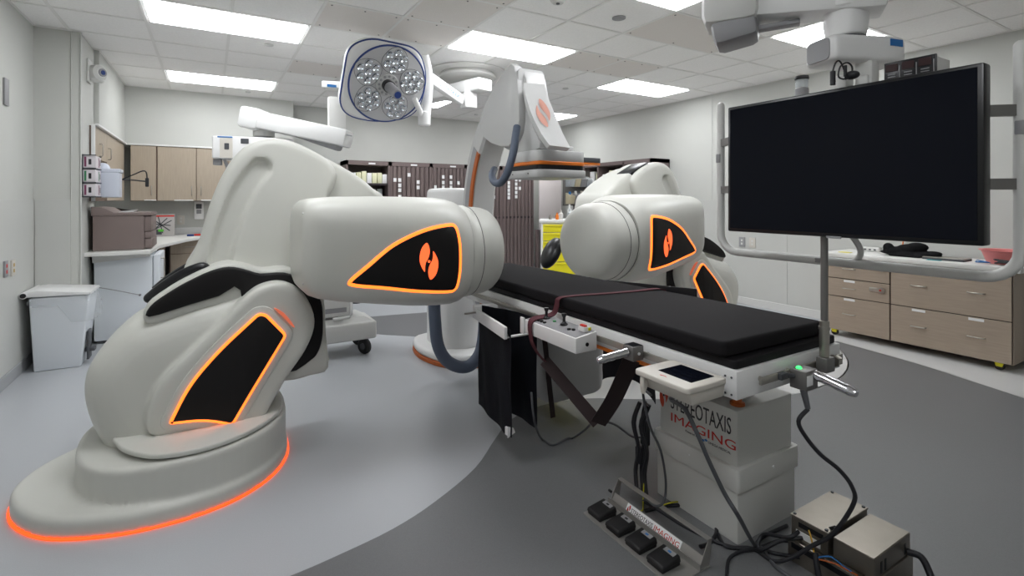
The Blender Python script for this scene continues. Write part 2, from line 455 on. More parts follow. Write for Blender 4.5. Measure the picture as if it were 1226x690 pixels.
def tile(i, j, w=1, kind='tile'):
    x0 = max(GX + TS * i, XL); x1 = min(GX + TS * (i + w), XR); y0 = max(GY + TS * j, YN); y1 = min(GY + TS * (j + 1), YB)
    if x1 - x0 < .03 or y1 - y0 < .03: return
    o = link('ceiling_tile' if kind == 'tile' else 'perforated_panel', tile_mesh(x0, x1, y0, y1, kind), ceil, (x0, y0, CZ))
    if kind != 'tile':
        s_ = MB()
        for u in (.05, (x1 - x0) / 2, x1 - x0 - .05):
            for v in (.05, y1 - y0 - .05): s_.cyl((u, v, -.002), (u, v, .002), .007, 8)
        p_ = link('screw', s_.mesh('screw', (0, 0, 0), 0), o); p_.data.materials.append(GRYD); p_['kind'] = 'stuff'
for i in range(IMIN, IMAX + 1):
    for j in range(JMIN, JMAX + 1):
        if (i, j) in skip: continue
        tile(i, j, 1, 'perf' if (i, j) in perf else 'tile')
for (i, j) in perf2: tile(i, j, 2, 'perf')
for i in range(IMIN, IMAX + 2):
    x = GX + TS * i
    if not (XL < x < XR): continue
    mid = sorted(j for (i2, j) in lights | perf2 if i2 + 1 == i)
    ys = [YN]
    for j in mid: ys += [GY + TS * j + .012, GY + TS * (j + 1) - .012]
    ys.append(YB)
    for a, c2 in zip(ys[::2], ys[1::2]):
        t = MB(); t.box(x - .012, x + .012, a, c2, CZ - .001, CZ + .006, .001, 1); part('grid_bar', t, GRID, ceil, 0)
for j in range(JMIN, JMAX + 2):
    y = GY + TS * j
    if not (YN < y < YB): continue
    t = MB(); t.box(XL, XR, y - .012, y + .012, CZ - .0005, CZ + .0055, .001, 1); part('grid_bar', t, GRID, ceil, 0)
# edge angle
q = MB(); q.box(XL, XL + .02, YN, 5.85, CZ - .003, CZ + .004); q.box(XR - .02, XR, YN, YB, CZ - .003, CZ + .004); q.box(1.08, XR, YB - .02, YB, CZ - .003, CZ + .004)
q.box(-.96, -.94, 6.48, 8.26, CZ - .003, CZ + .004); q.box(-.96, 1.08, 8.24, 8.26, CZ - .003, CZ + .004); q.box(XL, -.98, 5.83, 5.85, CZ - .003, CZ + .004)
struct('trim_21', q, GRID)
lname = {(1, -5): 'unseen ceiling light panel added overhead at left, just above the frame', (1, -9): 'unseen ceiling light panel added behind the camera at left', (1, -1): 'large bright ceiling light panel at top left, nearest the camera', (1, 3): 'ceiling light panel above the wall cabinets at far left',
 (5, -2): 'ceiling light panel right of the round surgical lamp head', (5, -5): 'ceiling light panel cut by the top edge left of the monitor boom',
 (5, 3): 'far ceiling light panel half hidden behind the surgical lamp', (9, -1): 'ceiling light panel near the right wall, left of the monitor',
 (9, -5): 'ceiling light panel behind the monitor boom head', (9, 3): 'farthest ceiling light panel beside the tall imaging arm'}
for (i, j) in sorted(lights):
    x0, x1, y0, y1 = GX + TS * i, GX + TS * (i + 2), GY + TS * j, GY + TS * (j + 1)
    r_ = thing('ceiling_light', lname[(i, j)], 'ceiling light', ((x0 + x1) / 2, (y0 + y1) / 2, CZ), 'ceiling light panels')
    t = MB(); f = .035
    for a in ((x0 + .012, x1 - .012, y0 + .012, y0 + f), (x0 + .012, x1 - .012, y1 - f, y1 - .012), (x0 + .012, x0 + f, y0 + f, y1 - f), (x1 - f, x1 - .012, y0 + f, y1 - f)):
        t.box(a[0], a[1], a[2], a[3], CZ + .001, CZ + .024, .002, 1)
    part('frame', t, WHP, r_, 0)
    t = MB(); t.box(x0 + f, x1 - f, y0 + f, y1 - f, CZ - .010, CZ + .014, .006, 2); part('diffuser', t, PANELM, r_, 0)
# sprinkler covers and smoke detector on the ceiling
for (p, lb, rr) in (((322, 55), 'white round sprinkler cover plate beneath top left light', .04), ((741, 23), 'round grey ceiling disc nearest the monitor boom', .055), ((297, 111), 'small round ceiling cover beyond the second left light', .035),
                ((677, 107), 'small round ceiling cover above the imaging arm emblem', .04), ((570, 138), 'tiny round ceiling cover near the back wall, left of imaging arm', .035)):
    c = atZ(*p, CZ - .012); t = MB(); t.lathe([(0, 0), (rr * .8, 0), (rr, .004), (rr, .013)], c, 24)
    single('ceiling_cover', t, WHP if 'grey' not in lb else GRYP, lb, 'sprinkler cover', c, 'round covers on the ceiling')
c = atZ(668, 4, CZ - .04); r_ = thing('smoke_detector', 'white smoke detector on the ceiling at the top edge', 'smoke detector', c)
t = MB(); t.lathe([(0, 0), (.04, 0), (.055, .015), (.07, .04)], c, 24); part('housing', t, WHP, r_)
t = MB(); t.lathe([(.0, -.006), (.014, -.006), (.014, .002)], c, 12); part('sensor', t, GRYD, r_)
# ================================================================== ROBOTIC MAGNET SYSTEMS
MX = 1.97
def robot(mirror, labels):
    M = Matrix(((-1, 0, 0, 2 * MX), (0, 1, 0, 0), (0, 0, 1, 0), (0, 0, 0, 1))) if mirror else None
    dyb = .17 if mirror else 0.0
    if mirror: M = Matrix.Translation((0, dyb, 0)) @ M
    cx, cy = -.1, 3.2
    LOWER = {'floor_light_ring', 'base', 'plug_rim', 'plug', 'turntable', 'turntable_gap', 'lower_arm', 'panel_surround', 'pivot_band', 'pivot_cover', 'painted_glow'}
    root = thing('robotic_magnet_arm', labels[0], 'medical robot', (2 * MX - cx if mirror else cx, cy + dyb, 0), 'pair of robotic magnet arms beside the table')
    POD = {'magnet_pod', 'joint_ring', 'pod_cap', 'light_strip', 'black_panel', 'emblem_leaf', 'emblem_dot', 'screw_cap'}
    pc2 = Vector((2 * MX - .9, 2.97, 1.085)); MP = Matrix.Translation(pc2 + Vector((-.075, 0, .002))) @ Matrix.Rotation(math.radians(9), 4, 'Z') @ Matrix.Scale(1.075, 4) @ Matrix.Translation(-pc2)
    def P(name, mb, m, parent=root, smooth=35, label=None, low=False):
        # part() shifts by the root after mirroring
        if M is not None:
            mb.bm.transform(Matrix.Translation((.13, 0, 0)) @ M if (low or name in LOWER) else (MP @ M if name in POD else M)); bmesh.ops.reverse_faces(mb.bm, faces=mb.bm.faces[:])
        return part(name, mb, m, parent, smooth, label)
    W = lambda pts, Y: [(v.x, v.z) for v in (atY(x, y, Y) for x, y in pts)]
    # ---- base plate with light ring
    foot = smooth2([(-.765, 3.06), (-.70, 2.90), (-.58, 2.755), (-.42, 2.665), (-.245, 2.615), (-.05, 2.615), (.12, 2.67), (.26, 2.79), (.345, 2.95), (.375, 3.12), (.36, 3.35), (.2, 3.6), (-.1, 3.72), (-.45, 3.62), (-.68, 3.4), (-.765, 3.22)], 5)
    q = MB(); q.prism(inset(ccw(foot), -.008), XY, .001, .009, .002, 2); P('floor_light_ring', q, GLOWF, label='glowing orange ring at the floor')
    q = MB(); q.prism(foot, XY, .008, .088, .03, 4); q.prism(foot, XY, .008, .05)
    up = smooth2([(-.545, 3.10), (-.48, 2.86), (-.33, 2.70), (-.1, 2.635), (.1, 2.678), (.25, 2.795), (.338, 2.955), (.365, 3.12), (.35, 3.35), (.2, 3.58), (-.1, 3.69), (-.38, 3.6), (-.53, 3.36)], 5)
    t = MB(); t.prism(up, XY, .03, .258, .022, 4)
    # slope the upper block gently down towards its outer end
    for v in t.bm.verts:
        if v.co.z > .1: v.co.z -= max(0, -.1 - v.co.x) * .07
    me_ = bpy.data.meshes.new('tmp'); t.bm.to_mesh(me_); t.bm.free(); q.bm.from_mesh(me_); bpy.data.meshes.remove(me_)
    base = P('base', remesh(q, .0095, 2), SHELL)
    pc = atD(125, 575, 2.19)
    q = MB(); q.cyl(pc + Vector((0, .03, 0)), pc + Vector((.0, -.02, -.0)), .017, 20, bev=.003); P('plug_rim', q, SHELL, base)
    q = MB(); q.cyl(pc + Vector((0, .0, 0)), pc + Vector((.0, -.022, -.0)), .011, 16); P('plug', q, BLKG, base)
    # ---- turntable
    tc = (-.10, 3.13)
    disc = smooth2([(-.36, 2.88), (-.27, 2.735), (-.16, 2.66), (0, 2.652), (.17, 2.735), (.29, 2.87), (.338, 3.0), (.33, 3.2), (.2, 3.42), (-.05, 3.5), (-.3, 3.4), (-.42, 3.15)], 6)
    q = MB(); q.prism(inset(ccw(disc), .028), XY, .246, .264); P('turntable_gap', q, SHELLD)
    q = MB(); q.prism(disc, XY, .262, .286, .008, 3); P('turntable', q, SHELL)
    # ---- lower arm: one moulded body
    front = smooth2(W([(177, 522), (183, 470), (224, 425), (258, 394), (290, 360), (313, 343), (341, 339), (365, 353), (378, 385), (368, 418), (346, 451), (330, 478), (312, 508), (284, 520), (230, 523)], 2.88), 4)
    q = MB(); q.prism(front, XZ, 2.88, 3.42, .03, 4)
    bulge = smooth2(W([(140, 530), (117, 500), (106, 462), (111, 432), (131, 406), (160, 381), (182, 372), (222, 359), (262, 347), (330, 340), (345, 420), (300, 500), (240, 530), (180, 532)], 3.22), 4)
    q.puff(bulge, XZ, 2.93, 3.62, 4.2, 18)
    lower = P('lower_arm', remesh(q, .0105, 2), SHELL)
    # glowing panel of the lower arm
    # slightly raised rim round the panel
    pan = roundpoly(W([(201, 509), (224, 462), (261, 419), (309, 375), (319, 376), (344, 401), (300, 474), (279, 510), (245, 504)], 2.865), [.02, .2, .2, .02, .02, .025, .2, .025, .15], 5)
    q = MB(); q.prism(inset(ccw(pan), -.035), XZ, 2.872, 2.90, .006, 2); rim = P('panel_surround', q, SHELL, lower)
    q = MB(); q.prism(pan, XZ, 2.862, 2.885, .003, 2); P('light_strip', q, GLOWM, rim, low=True)
    q = MB(); q.prism(inset(ccw(pan), .0125), XZ, 2.856, 2.88, .004, 2); P('black_panel', q, BLK, lower, low=True)
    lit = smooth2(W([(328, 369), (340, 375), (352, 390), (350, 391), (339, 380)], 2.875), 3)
    q = MB(); q.prism(lit, XZ, 2.868, 2.885); P('painted_glow', q, GLOWD, lower)  # faint red reflection on the shell, drawn as a weakly emissive sliver
    # ---- pivot: black band and white drum behind
    band = smooth2(W([(178, 380), (179, 368), (200, 352), (224, 338), (252, 325), (274, 320), (293, 323), (312, 328), (341, 327), (361, 335), (376, 348), (385, 362), (387, 385), (386, 406), (381, 422), (372, 432), (344, 447), (300, 430), (288, 348), (262, 355), (225, 366)], 2.98), 3)
    q = MB(); q.prism(band, XZ, 2.975, 3.3, .012, 3); P('pivot_band', q, BLK)
    drum = smooth2(W([(174, 386), (175, 366), (198, 348), (222, 334), (250, 321), (274, 315), (296, 318), (315, 323), (343, 321), (366, 330), (381, 344), (388, 360), (390, 400), (393, 440), (372, 449), (340, 456), (290, 450), (250, 400), (200, 390)], 3.02), 3)
    q = MB(); q.prism(drum, XZ, 3.0, 3.56, .02, 3); P('pivot_cover', q, SHELL)
    # ---- handle bars in front of the shroud
    q = MB(); pts = smooth2([atY(x, y, 3.12) for x, y in ((179, 357), (196, 343), (218, 329), (240, 320), (246, 322))], 4, closed=False)
    q.tube(pts, .026, 12); q.ball(pts[-1], .026); q.ball(pts[0], .026)
    q.tube([Vector(p) + Vector((.015, .1, .025)) for p in pts], .02, 10); P('black_handle', q, BLKG)
    # ---- upper shroud
    sh = smooth2(W([(228, 345), (238, 290), (253, 240), (268, 206), (286, 181), (306, 168), (324, 164.5), (340, 165.5), (358, 171), (384, 184), (398, 195), (405, 210), (400, 228), (394, 245), (394, 345)], 3.15), 4)
    q = MB(); q.prism(sh, XZ, 3.15, 3.55, .045, 5)
    slot = [atY(x, y, 3.15) for x, y in ((312, 201), (296, 222), (282, 250), (270, 285), (262, 320))]
    cl_ = [Vector(p) for p in smooth2([tuple(v) for v in slot], 6, closed=False)]
    q = remesh(q, .0115, 2)
    for v in q.bm.verts:
        if v.co.y < 3.20:
            d = min((Vector((v.co.x - c.x, 0, v.co.z - c.z))).length for c in cl_)
            if d < .062: t_ = min(1, max(0, (.062 - d) / .018)); v.co.y = max(v.co.y, min(v.co.y + .001, 3.152)) + .034 * t_ * t_ * (3 - 2 * t_)
    bmesh.ops.smooth_vert(q.bm, verts=[v for v in q.bm.verts if v.co.y < 3.25], factor=.3, use_axis_x=True, use_axis_y=True, use_axis_z=True)
    P('upper_shroud', q, SHELL)
    bk = smooth2(W([(300, 345), (320, 185), (350, 176), (384, 186), (410, 199), (434, 214), (448, 226), (462, 240), (470, 300), (470, 345)], 3.22), 4)
    q = MB(); q.prism(bk, XZ, 3.21, 3.62, .04, 4); P('rear_shroud', q, SHELL)
    if mirror:   # dark intake on top of the shroud
        q = MB(); t_ = [atY(x, y, 3.15) for x, y in ((352, 168), (398, 192))]
        q.bar(t_[0] + Vector((0, .16, -.012)), t_[1] + Vector((0, .16, -.012)), .2, .05, .01); P('dark_intake', q, BLKG)
    if mirror:
        q = MB(); c = atD(660, 303, 4.0); q.ball((0, 0, 0), 1, 20, 12, (.05, .10, .135)); q.bm.transform(Matrix.Translation(c) @ Matrix.Rotation(.5, 4, 'Y')); part('black_paddle', q, BLKG, root)
        q = MB(); q.cyl(c + Vector((0, .05, 0)), c + Vector((.35, .15, .05)), .03, 14); part('paddle_arm', q, SHELL, root)
    # ---- magnet pod: lofted rounded box along x, then a round cap
    PY0 = 2.80
    def sect(x, zt, zb, hy, ex, n=48):
        zc, hz = (zt + zb) / 2, (zt - zb) / 2; out = []
        for k in range(n):
            a = 2 * PI * k / n; c_, s_ = math.cos(a), math.sin(a)
            out.append((x, PY0 + hy * math.copysign(abs(c_) ** (2 / ex), c_), zc + hz * math.copysign(abs(s_) ** (2 / ex), s_)))
        return out
    ST = [(.375, 1.30, 1.02, .17, 4), (.378, 1.345, .975, .215, 4.4), (.39, 1.375, .945, .25, 4.6), (.415, 1.395, .92, .272, 4.8), (.46, 1.406, .90, .286, 4.6), (.56, 1.413, .875, .296, 4.2), (.75, 1.416, .84, .305, 3.8),
          (.95, 1.414, .806, .31, 3.4), (1.1, 1.41, .79, .312, 3.0), (1.18, 1.40, .785, .308, 2.7), (1.235, 1.385, .79, .298, 2.4), (1.262, 1.370, .80, .288, 2.2)]
    q = MB(); prev = None
    for st in ST:
        r_ = [q.bm.verts.new(v) for v in sect(*st)]
        if prev:
            for k in range(48): q.bm.faces.new((prev[k], prev[(k + 1) % 48], r_[(k + 1) % 48], r_[k]))
        else: q.bm.faces.new(r_[::-1])
        prev = r_
    q.bm.faces.new(prev)
    bmesh.ops.recalc_face_normals(q.bm, faces=q.bm.faces[:])
    pod = P('magnet_pod', q, SHELL, smooth=50)
    zc = 1.085; R90 = Matrix.Rotation(PI / 2, 4, 'Y')
    q = MB(); q.lathe([(.270, 0), (.272, .01), (.272, .015)], (1.2, PY0, zc), 64, R90); q.lathe([(.274, 0), (.2805, .001), (.2805, .005), (.274, .006)], (1.2625, PY0, zc), 64, R90); q.lathe([(.265, 0), (.2735, .001), (.2735, .004), (.265, .005)], (1.335, PY0, zc), 64, R90); P('joint_ring', q, SHELLD, pod)
    q = MB(); q.lathe([(.15, 0), (.277, .0), (.281, .006), (.279, .05), (.271, .075), (.268, .12), (.264, .165), (.252, .20), (.232, .225), (.20, .243), (.15, .258), (.09, .268), (0, .272)], (1.265, PY0, zc), 64, R90); P('pod_cap', q, SHELL, pod, 50)
    # curved panel following the pod's side
    def surf(x, z, out):
        for A, Bq in zip(ST, ST[1:]):
            if A[0] <= x <= Bq[0]: break
        t = min(max((x - A[0]) / (Bq[0] - A[0]), 0), 1); zt, zb, hy, ex = [A[k] + (Bq[k] - A[k]) * t for k in (1, 2, 3, 4)]
        m_ = min(abs((z - (zt + zb) / 2) / ((zt - zb) / 2)), .98)
        return Vector((x, PY0 - hy * (1 - m_ ** ex) ** (1 / ex) - out, z))
    raw = W([(419, 337), (440, 318), (470, 293), (505, 276), (535, 269), (546, 271), (550, 288), (551, 310), (550, 335), (547, 348), (536, 351), (500, 350), (460, 346), (425, 343)], 2.50)
    pan = smooth2(raw, 5)
    def patch(poly, out, name, m, parent):
        """thick patch on the curved pod side"""
        poly = ccw(poly); cx_ = sum(p[0] for p in poly) / len(poly); cz_ = sum(p[1] for p in poly) / len(poly)
        q = MB(); rings = []
        for sc_, o_ in ((1, -.012), (1, out - .002), (.985, out), (.8, out), (.6, out), (.4, out), (.2, out), (.02, out)):
            rings.append([q.bm.verts.new(surf(cx_ + (x - cx_) * sc_, cz_ + (z - cz_) * sc_, o_)) for x, z in poly])
        n_ = len(poly)
        for A, Bq in zip(rings, rings[1:]):
            for k in range(n_): q.bm.faces.new((A[k], A[(k + 1) % n_], Bq[(k + 1) % n_], Bq[k]))
        q.bm.faces.new(rings[-1])
        bmesh.ops.recalc_face_normals(q.bm, faces=q.bm.faces[:])
        return P(name, q, m, parent)
    patch(inset(ccw(pan), -.005), .003, 'light_strip', GLOWM, pod)
    patch(inset(ccw(pan), .012), .007, 'black_panel', BLK, pod)
    lc = atY(513, 313, 2.49); lh = .195
    for L_ in leaves(1, lh): patch([(lc.x + a * 1.0, lc.z + c_) for a, c_ in L_], .010, 'emblem_leaf', GLOWL, pod)
    patch([(lc.x + .007 * math.cos(k), lc.z + .007 * math.sin(k)) for k in [PI / 5 * j for j in range(10)]], .011, 'emblem_dot', GLOWL, pod)
    for z_ in (1.33, .99):
        q = MB(); q.ball((.385, 2.60, z_), .006, 8, 6); P('screw_cap', q, WHP, pod)
    return root
robot(False, ['white robotic magnet arm standing at left, orange ring on the floor', ''])
robot(True, ['white robotic magnet arm beyond the black patient table, at right', ''])

# ================================================================== CEILING-HIGH IMAGING ARM
r_ = thing('imaging_arm', 'tall grey C-shaped imaging arm behind the table with flat detector', 'imaging machine', (1.95, 4.0, 0))
CX = 1.95
def cpt(a, ry, rz): return (2.95 + ry * math.cos(a), 1.22 + rz * math.sin(a))
outer = [cpt(math.radians(a), .95, 1.10) for a in range(-80, 92, 6)]
inner = [cpt(math.radians(a), .77, .92) for a in range(-80, 92, 6)]
def arcband(out_, in_, x0, x1, ch=.02):
    q = MB(); prev = None
    for (a, c_) in zip(out_, in_):
        a = Vector((0, *a)); c_ = Vector((0, *c_)); e = (c_ - a).normalized() * ch; X0, X1 = Vector((x0, 0, 0)), Vector((x1, 0, 0)); g = Vector((ch, 0, 0))
        r = [q.bm.verts.new(p) for p in (a + X0 + g, a + X1 - g, a + X1 + e, c_ + X1 - e, c_ + X1 - g, c_ + X0 + g, c_ + X0 - e, a + X0 + e)]
        if prev:
            for k in range(8): q.bm.faces.new((prev[k], prev[(k + 1) % 8], r[(k + 1) % 8], r[k]))
        else: q.bm.faces.new(r[::-1])
        prev = r
    q.bm.faces.new(prev); bmesh.ops.recalc_face_normals(q.bm, faces=q.bm.faces[:]); return q
part('curved_arm', arcband(outer, inner, CX - .11, CX + .11), CARM, r_)
o2 = [cpt(math.radians(a), 1.0, 1.0) for a in range(-70, 40, 6)]; i2 = [cpt(math.radians(a), .895, .915) for a in range(-70, 40, 6)]
rg = range(-60, 42, 6)
part('orange_track', arcband([cpt(math.radians(a), .815, .965) for a in rg], [cpt(math.radians(a), .767, .917) for a in rg], CX - .116, CX - .10, .004), ORGD, r_)
part('side_recess', arcband([cpt(math.radians(a), .89, 1.04) for a in rg], [cpt(math.radians(a), .817, .967) for a in rg], CX - .114, CX - .10, .003), GRYP, r_)
# head above the detector: tapered tower with a curved bright fairing
det0 = (1.85, 2.23, 2.74, 3.12)
hd = [(2.98, 2.30), (3.12, 2.33), (3.25, 2.25), (3.4, 2.15), (3.40, 1.90), (3.14, 1.74), (2.78, 1.74), (2.86, 1.9), (2.91, 2.1)]
q = MB(); q.prism(smooth2(hd, 3), YZ, 1.88, 2.06, .02, 2); part('head_housing', q, CARM, r_)
tw = [atD(x, y, 3.36) for x, y in ((620, 99), (652, 101), (660, 130), (683, 176), (622, 176), (619, 130))]
q = MB()
fr = [(102, 1), (115, .99), (130, .975), (145, .955), (160, .93), (176, .90)]
lft = [(627, 99), (629.5, 115), (634, 130), (640, 145), (648, 160), (658, 174)]; rgt = [(652, 101), (656, 116), (662, 131), (668, 146), (674, 160), (683, 177)]
A_ = [atD(x, y, 3.26 - .035 * k) for k, (x, y) in enumerate(lft)]; B_ = [atD(x, y, 3.26 - .03 * k) for k, (x, y) in enumerate(rgt)]
t = MB(); va = [t.bm.verts.new(p) for p in A_]; vb = [t.bm.verts.new(p) for p in B_]
bv = Vector((.12, .20, 0)); va2 = [t.bm.verts.new(p + bv) for p in A_]; vb2 = [t.bm.verts.new(p + bv) for p in B_]
for k in range(5):
    t.bm.faces.new((va[k], vb[k], vb[k + 1], va[k + 1])); t.bm.faces.new((va2[k], va2[k + 1], vb2[k + 1], vb2[k]))
    t.bm.faces.new((va[k], va[k + 1], va2[k + 1], va2[k])); t.bm.faces.new((vb[k], vb2[k], vb2[k + 1], vb[k + 1]))
t.bm.faces.new((va[0], va2[0], vb2[0], vb[0])); t.bm.faces.new((va[5], vb[5], vb2[5], va2[5])); bmesh.ops.recalc_face_normals(t.bm, faces=t.bm.faces[:])
fair = part('curved_fairing', t, WHT, r_)
# emblem on the fairing
def fair_pt(u, v):   # u across 0..1, v down 0..5
    k = min(int(v), 4); f_ = v - k; a = A_[k].lerp(A_[k + 1], f_); c_ = B_[k].lerp(B_[k + 1], f_); p = a.lerp(c_, u)
    n_ = (B_[k] - A_[k]).cross(A_[k + 1] - A_[k]).normalized()
    if n_.dot(Vector((0, 0, CAMZ)) - Vector((0, 0, 0)) - p) < 0: n_ = -n_
    return p + n_ * .004
for L_ in leaves(-1, 1.0):
    q = MB(); vs = [q.bm.verts.new(fair_pt(.5 + a * 1.15, 2.35 - c_ * 2.3)) for a, c_ in L_]; q.bm.faces.new(vs)
    bmesh.ops.solidify(q.bm, geom=q.bm.faces[:], thickness=.001); part('emblem_leaf', q, REDL, fair, 0)
# side plate to the arm
q = MB(); q.prism(smooth2([(3.02, 2.34), (3.2, 2.31), (3.50, 2.10), (3.47, 1.88), (3.1, 1.78), (2.95, 1.95)], 3), YZ, 1.826, 1.90, .012, 2); part('side_plate', q, CARM, r_)
# flat detector
d0, d1, d2, d3 = 1.85, 2.25, 2.74, 3.16
dp_ = rrect(d0, d1, d2, d3, .05, 3)
q = MB(); q.prism(dp_, XY, 1.655, 1.73, .008, 2); q.prism(rrect(d0 + .05, d1 - .05, d2 + .05, d3, .05, 3), XY, 1.73, 1.77, .01, 2); det = part('detector_top', q, CARM, r_)
q = MB(); q.prism(inset(ccw(dp_), -.003), XY, 1.632, 1.656, .004, 1); part('orange_stripe', q, ORG, det)
q = MB(); q.prism(inset(ccw(dp_), .004), XY, 1.598, 1.633, .004, 1); part('black_gasket', q, BLKG, det)
q = MB(); q.prism(inset(ccw(dp_), -.012), XY, 1.545, 1.60, .01, 2); part('detector_plate', q, CARM, det)
for u in (2.85, 3.05):
    q = MB(); q.cyl((d0 - .016, u, 1.575), (d0 - .01, u, 1.575), .005, 8); part('screw', q, GRYD, det, 0)
q = MB(); q.box(2.22, 2.50, 2.88, 3.0, 1.672, 1.708, .004); ry_ = part('rear_tray', q, GRYD, det)
q = MB(); q.box(2.22, 2.497, 2.882, 2.998, 1.655, 1.671, .002); part('orange_edge', q, ORG, ry_)
# hoses
h1 = smooth2([tuple(atD(x, y, D)) for x, y, D in ((619, 152, 3.4), (617, 165, 3.35), (615, 180, 3.32), (611, 196, 3.3), (606, 210, 3.32), (599, 219, 3.4), (592, 218, 3.5), (589, 210, 3.6), (592, 203, 3.72))], 5, closed=False)
q = MB(); q.tube(h1, .026, 14); part('hose', q, HOSE, r_)
h2 = smooth2([tuple(atD(x, y, D)) for x, y, D in ((517, 300, 3.9), (519, 345, 3.9), (521, 385, 3.88), (524, 412, 3.86), (533, 430, 3.85), (548, 439, 3.86), (562, 438, 3.9), (573, 426, 3.95), (578, 408, 4.0), (580, 380, 4.05))], 5, closed=False)
q = MB(); q.tube([(p[0], p[1], max(p[2], .05)) for p in h2], .047, 16); part('hose', q, HOSE, r_)
# tube housing below the table
q = MB(); q.lathe([(.0, 0), (.12, .0), (.16, .03), (.17, .07), (.17, .34), (.15, .38), (0, .39)], (1.95, 2.86, .18), 36); q.box(1.74, 2.22, 2.48, 3.3, .13, .60, .09, 5)
part('tube_housing', q, CARM, r_)
# foot and pillar
q = MB(); ft = smooth2([(1.62, 3.98), (1.75, 3.78), (1.98, 3.72), (2.2, 3.86), (2.25, 4.2), (2.1, 4.6), (1.7, 4.6), (1.58, 4.3)], 4)
q.prism(ft, XY, .03, .11, .035, 3); q.prism(smooth2([(1.72, 4.05), (1.95, 3.93), (2.15, 4.05), (2.15, 4.45), (1.75, 4.45)], 4), XY, .08, 1.5, .04, 3); part('pillar', q, WHT, r_)
q = MB(); q.prism(inset(ccw(ft), -.004), XY, .0, .035, .004, 1); part('foot_trim', q, ORGD, r_)
q = MB(); q.ball(atD(575, 409, 4.0), .02, 12, 8); part('orange_knob', q, ORGD, r_)
# ================================================================== PATIENT TABLE
TX0, TX1, TY0, TY1 = 1.56, 2.245, 1.09, 3.50
T = thing('patient_table', 'white procedure table with black mattress on a boxy pedestal column', 'operating table', (2.03, 1.48, 0))
q = MB(); q.box(TX0, TX1, TY0, TY1, .70, .80, .004); frame = part('table_frame', q, WHT, T)
q = MB(); q.box(TX0 - .004, TX0 + .002, TY0 + .06, 2.05, .700, .716, .001, 1); part('orange_trim', q, ORG, frame)
q = MB()
for z in (.715, .775):
    for y in (TY0 + .02, TY0 + .045): q.cyl((TX0 - .002, y, z), (TX0 + .002, y, z), .004, 8)
part('bolt', q, GRYD, frame)
q = MB(); q.prism(rrect(TX0 + .012, TX1 - .008, TY0 + .012, TY1, .02), XY, .80, .832, .006, 2); part('pad_base', q, PADB, T)
mo = roundpoly([(1.552, 1.135), (2.19, 1.125), (2.18, 1.75), (2.11, 2.95), (2.06, 3.47), (1.58, 3.47)], .035, 4)
q = MB(); q.prism(mo, XY, .834, .892, .014, 4); part('mattress', q, MATT, T)
q = MB(); q.hexa([(2.20, 1.78, .80), (2.214, 1.78, .80), (2.214, 2.5, .80), (2.20, 2.5, .80), (2.20, 1.78, .925), (2.214, 1.78, .925), (2.214, 2.5, .875), (2.20, 2.5, .875)], .004); part('side_guard', q, PADB, T)
# accessory rails with standoffs
q = MB(); q.box(TX0 - .026, TX0 - .016, 1.15, 3.1, .742, .768, .002)
for y in (1.2, 1.5, 1.95, 2.35, 2.8): q.cyl((TX0 - .017, y, .755), (TX0 + .002, y, .755), .009, 12)
q.cyl((TX0 - .028, 1.165, .755), (TX0 - .012, 1.165, .755), .013, 14); part('side_rail', q, STEEL, T)
q = MB(); q.box(TX0 + .1, TX1 - .03, TY0 - .026, TY0 - .016, .742, .768, .002)
for x in (TX0 + .13, TX0 + .3, TX1 - .07): q.cyl((x, TY0 - .018, .755), (x, TY0 + .002, .755), .009, 12)
part('end_rail', q, STEEL, T)
q = MB(); q.box(TX1 + .016, TX1 + .026, 1.2, 3.1, .742, .768, .002); q.box(TX1 - .002, TX1 + .02, 1.3, 1.33, .745, .765); q.box(TX1 - .002, TX1 + .02, 2.7, 2.73, .745, .765); part('side_rail', q, STEEL, T)
# pedestal column: lower box, raised collar, upper box, swivel
q = MB(); q.prism(rrect(1.825, 2.235, 1.27, 1.70, .012, 2), XY, 0, .22, .0); q.prism(rrect(1.835, 2.225, 1.28, 1.69, .012, 2), XY, .21, .535, .006, 2)
q.prism(rrect(1.815, 2.245, 1.26, 1.71, .016, 3), XY, .213, .307, .004, 2); colm = part('pedestal_column', q, COLM, T)
q = MB(); q.cyl((1.814, 1.5, .27), (1.812, 1.5, .27), .004, 8); q.cyl((2.05, 1.262, .262), (2.05, 1.257, .262), .006, 10); part('bolt', q, WHT, colm)
q = MB(); q.lathe([(.13, 0), (.13, .02), (.11, .03), (.11, .17)], (2.03, 1.50, .533), 32); part('swivel', q, STEELD, T)
q = MB(); q.lathe([(.03, 0), (.03, .01), (.018, .015), (.018, .16)], (1.90, 1.325, .535), 18); part('orange_stop', q, ORGD, T, label='small orange stop pin under the table corner')
# lettering on the column
FX = 1.8345
put_text('lettering', 'STEREOTAXIS', .098, INK, colm, (FX, 1.625, .43), (0, -1, 0), (0, 0, 1), .0006, width=.315)
put_text('lettering', 'IMAGING', .054, RED, colm, (FX, 1.628, .372), (0, -1, 0), (0, 0, 1), .0006, width=.335)
put_text('lettering', 'Powered by', .014, INK, colm, (FX, 1.54, .352), (0, -1, 0), (0, 0, 1), .0004)
put_text('lettering', 'OMEGA MEDICAL', .014, INK, colm, (FX, 1.42, .349), (0, -1, 0), (0, 0, 1), .0004)
q = MB(); q.prism([(1.455, .352), (1.445, .358), (1.435, .352), (1.445, .346)], YZ, FX - .0006, FX); q.prism([(1.44, .358), (1.43, .364), (1.42, .358), (1.43, .352)], YZ, FX - .0006, FX); part('blue_mark', q, BLUB, colm, 0)
for L_ in leaves(1, .115):
    q = MB(); q.prism([(1.665 + a * .85, .475 + c_) for a, c_ in L_], YZ, FX - .0006, FX); part('emblem_leaf', q, REDB, colm, 0)
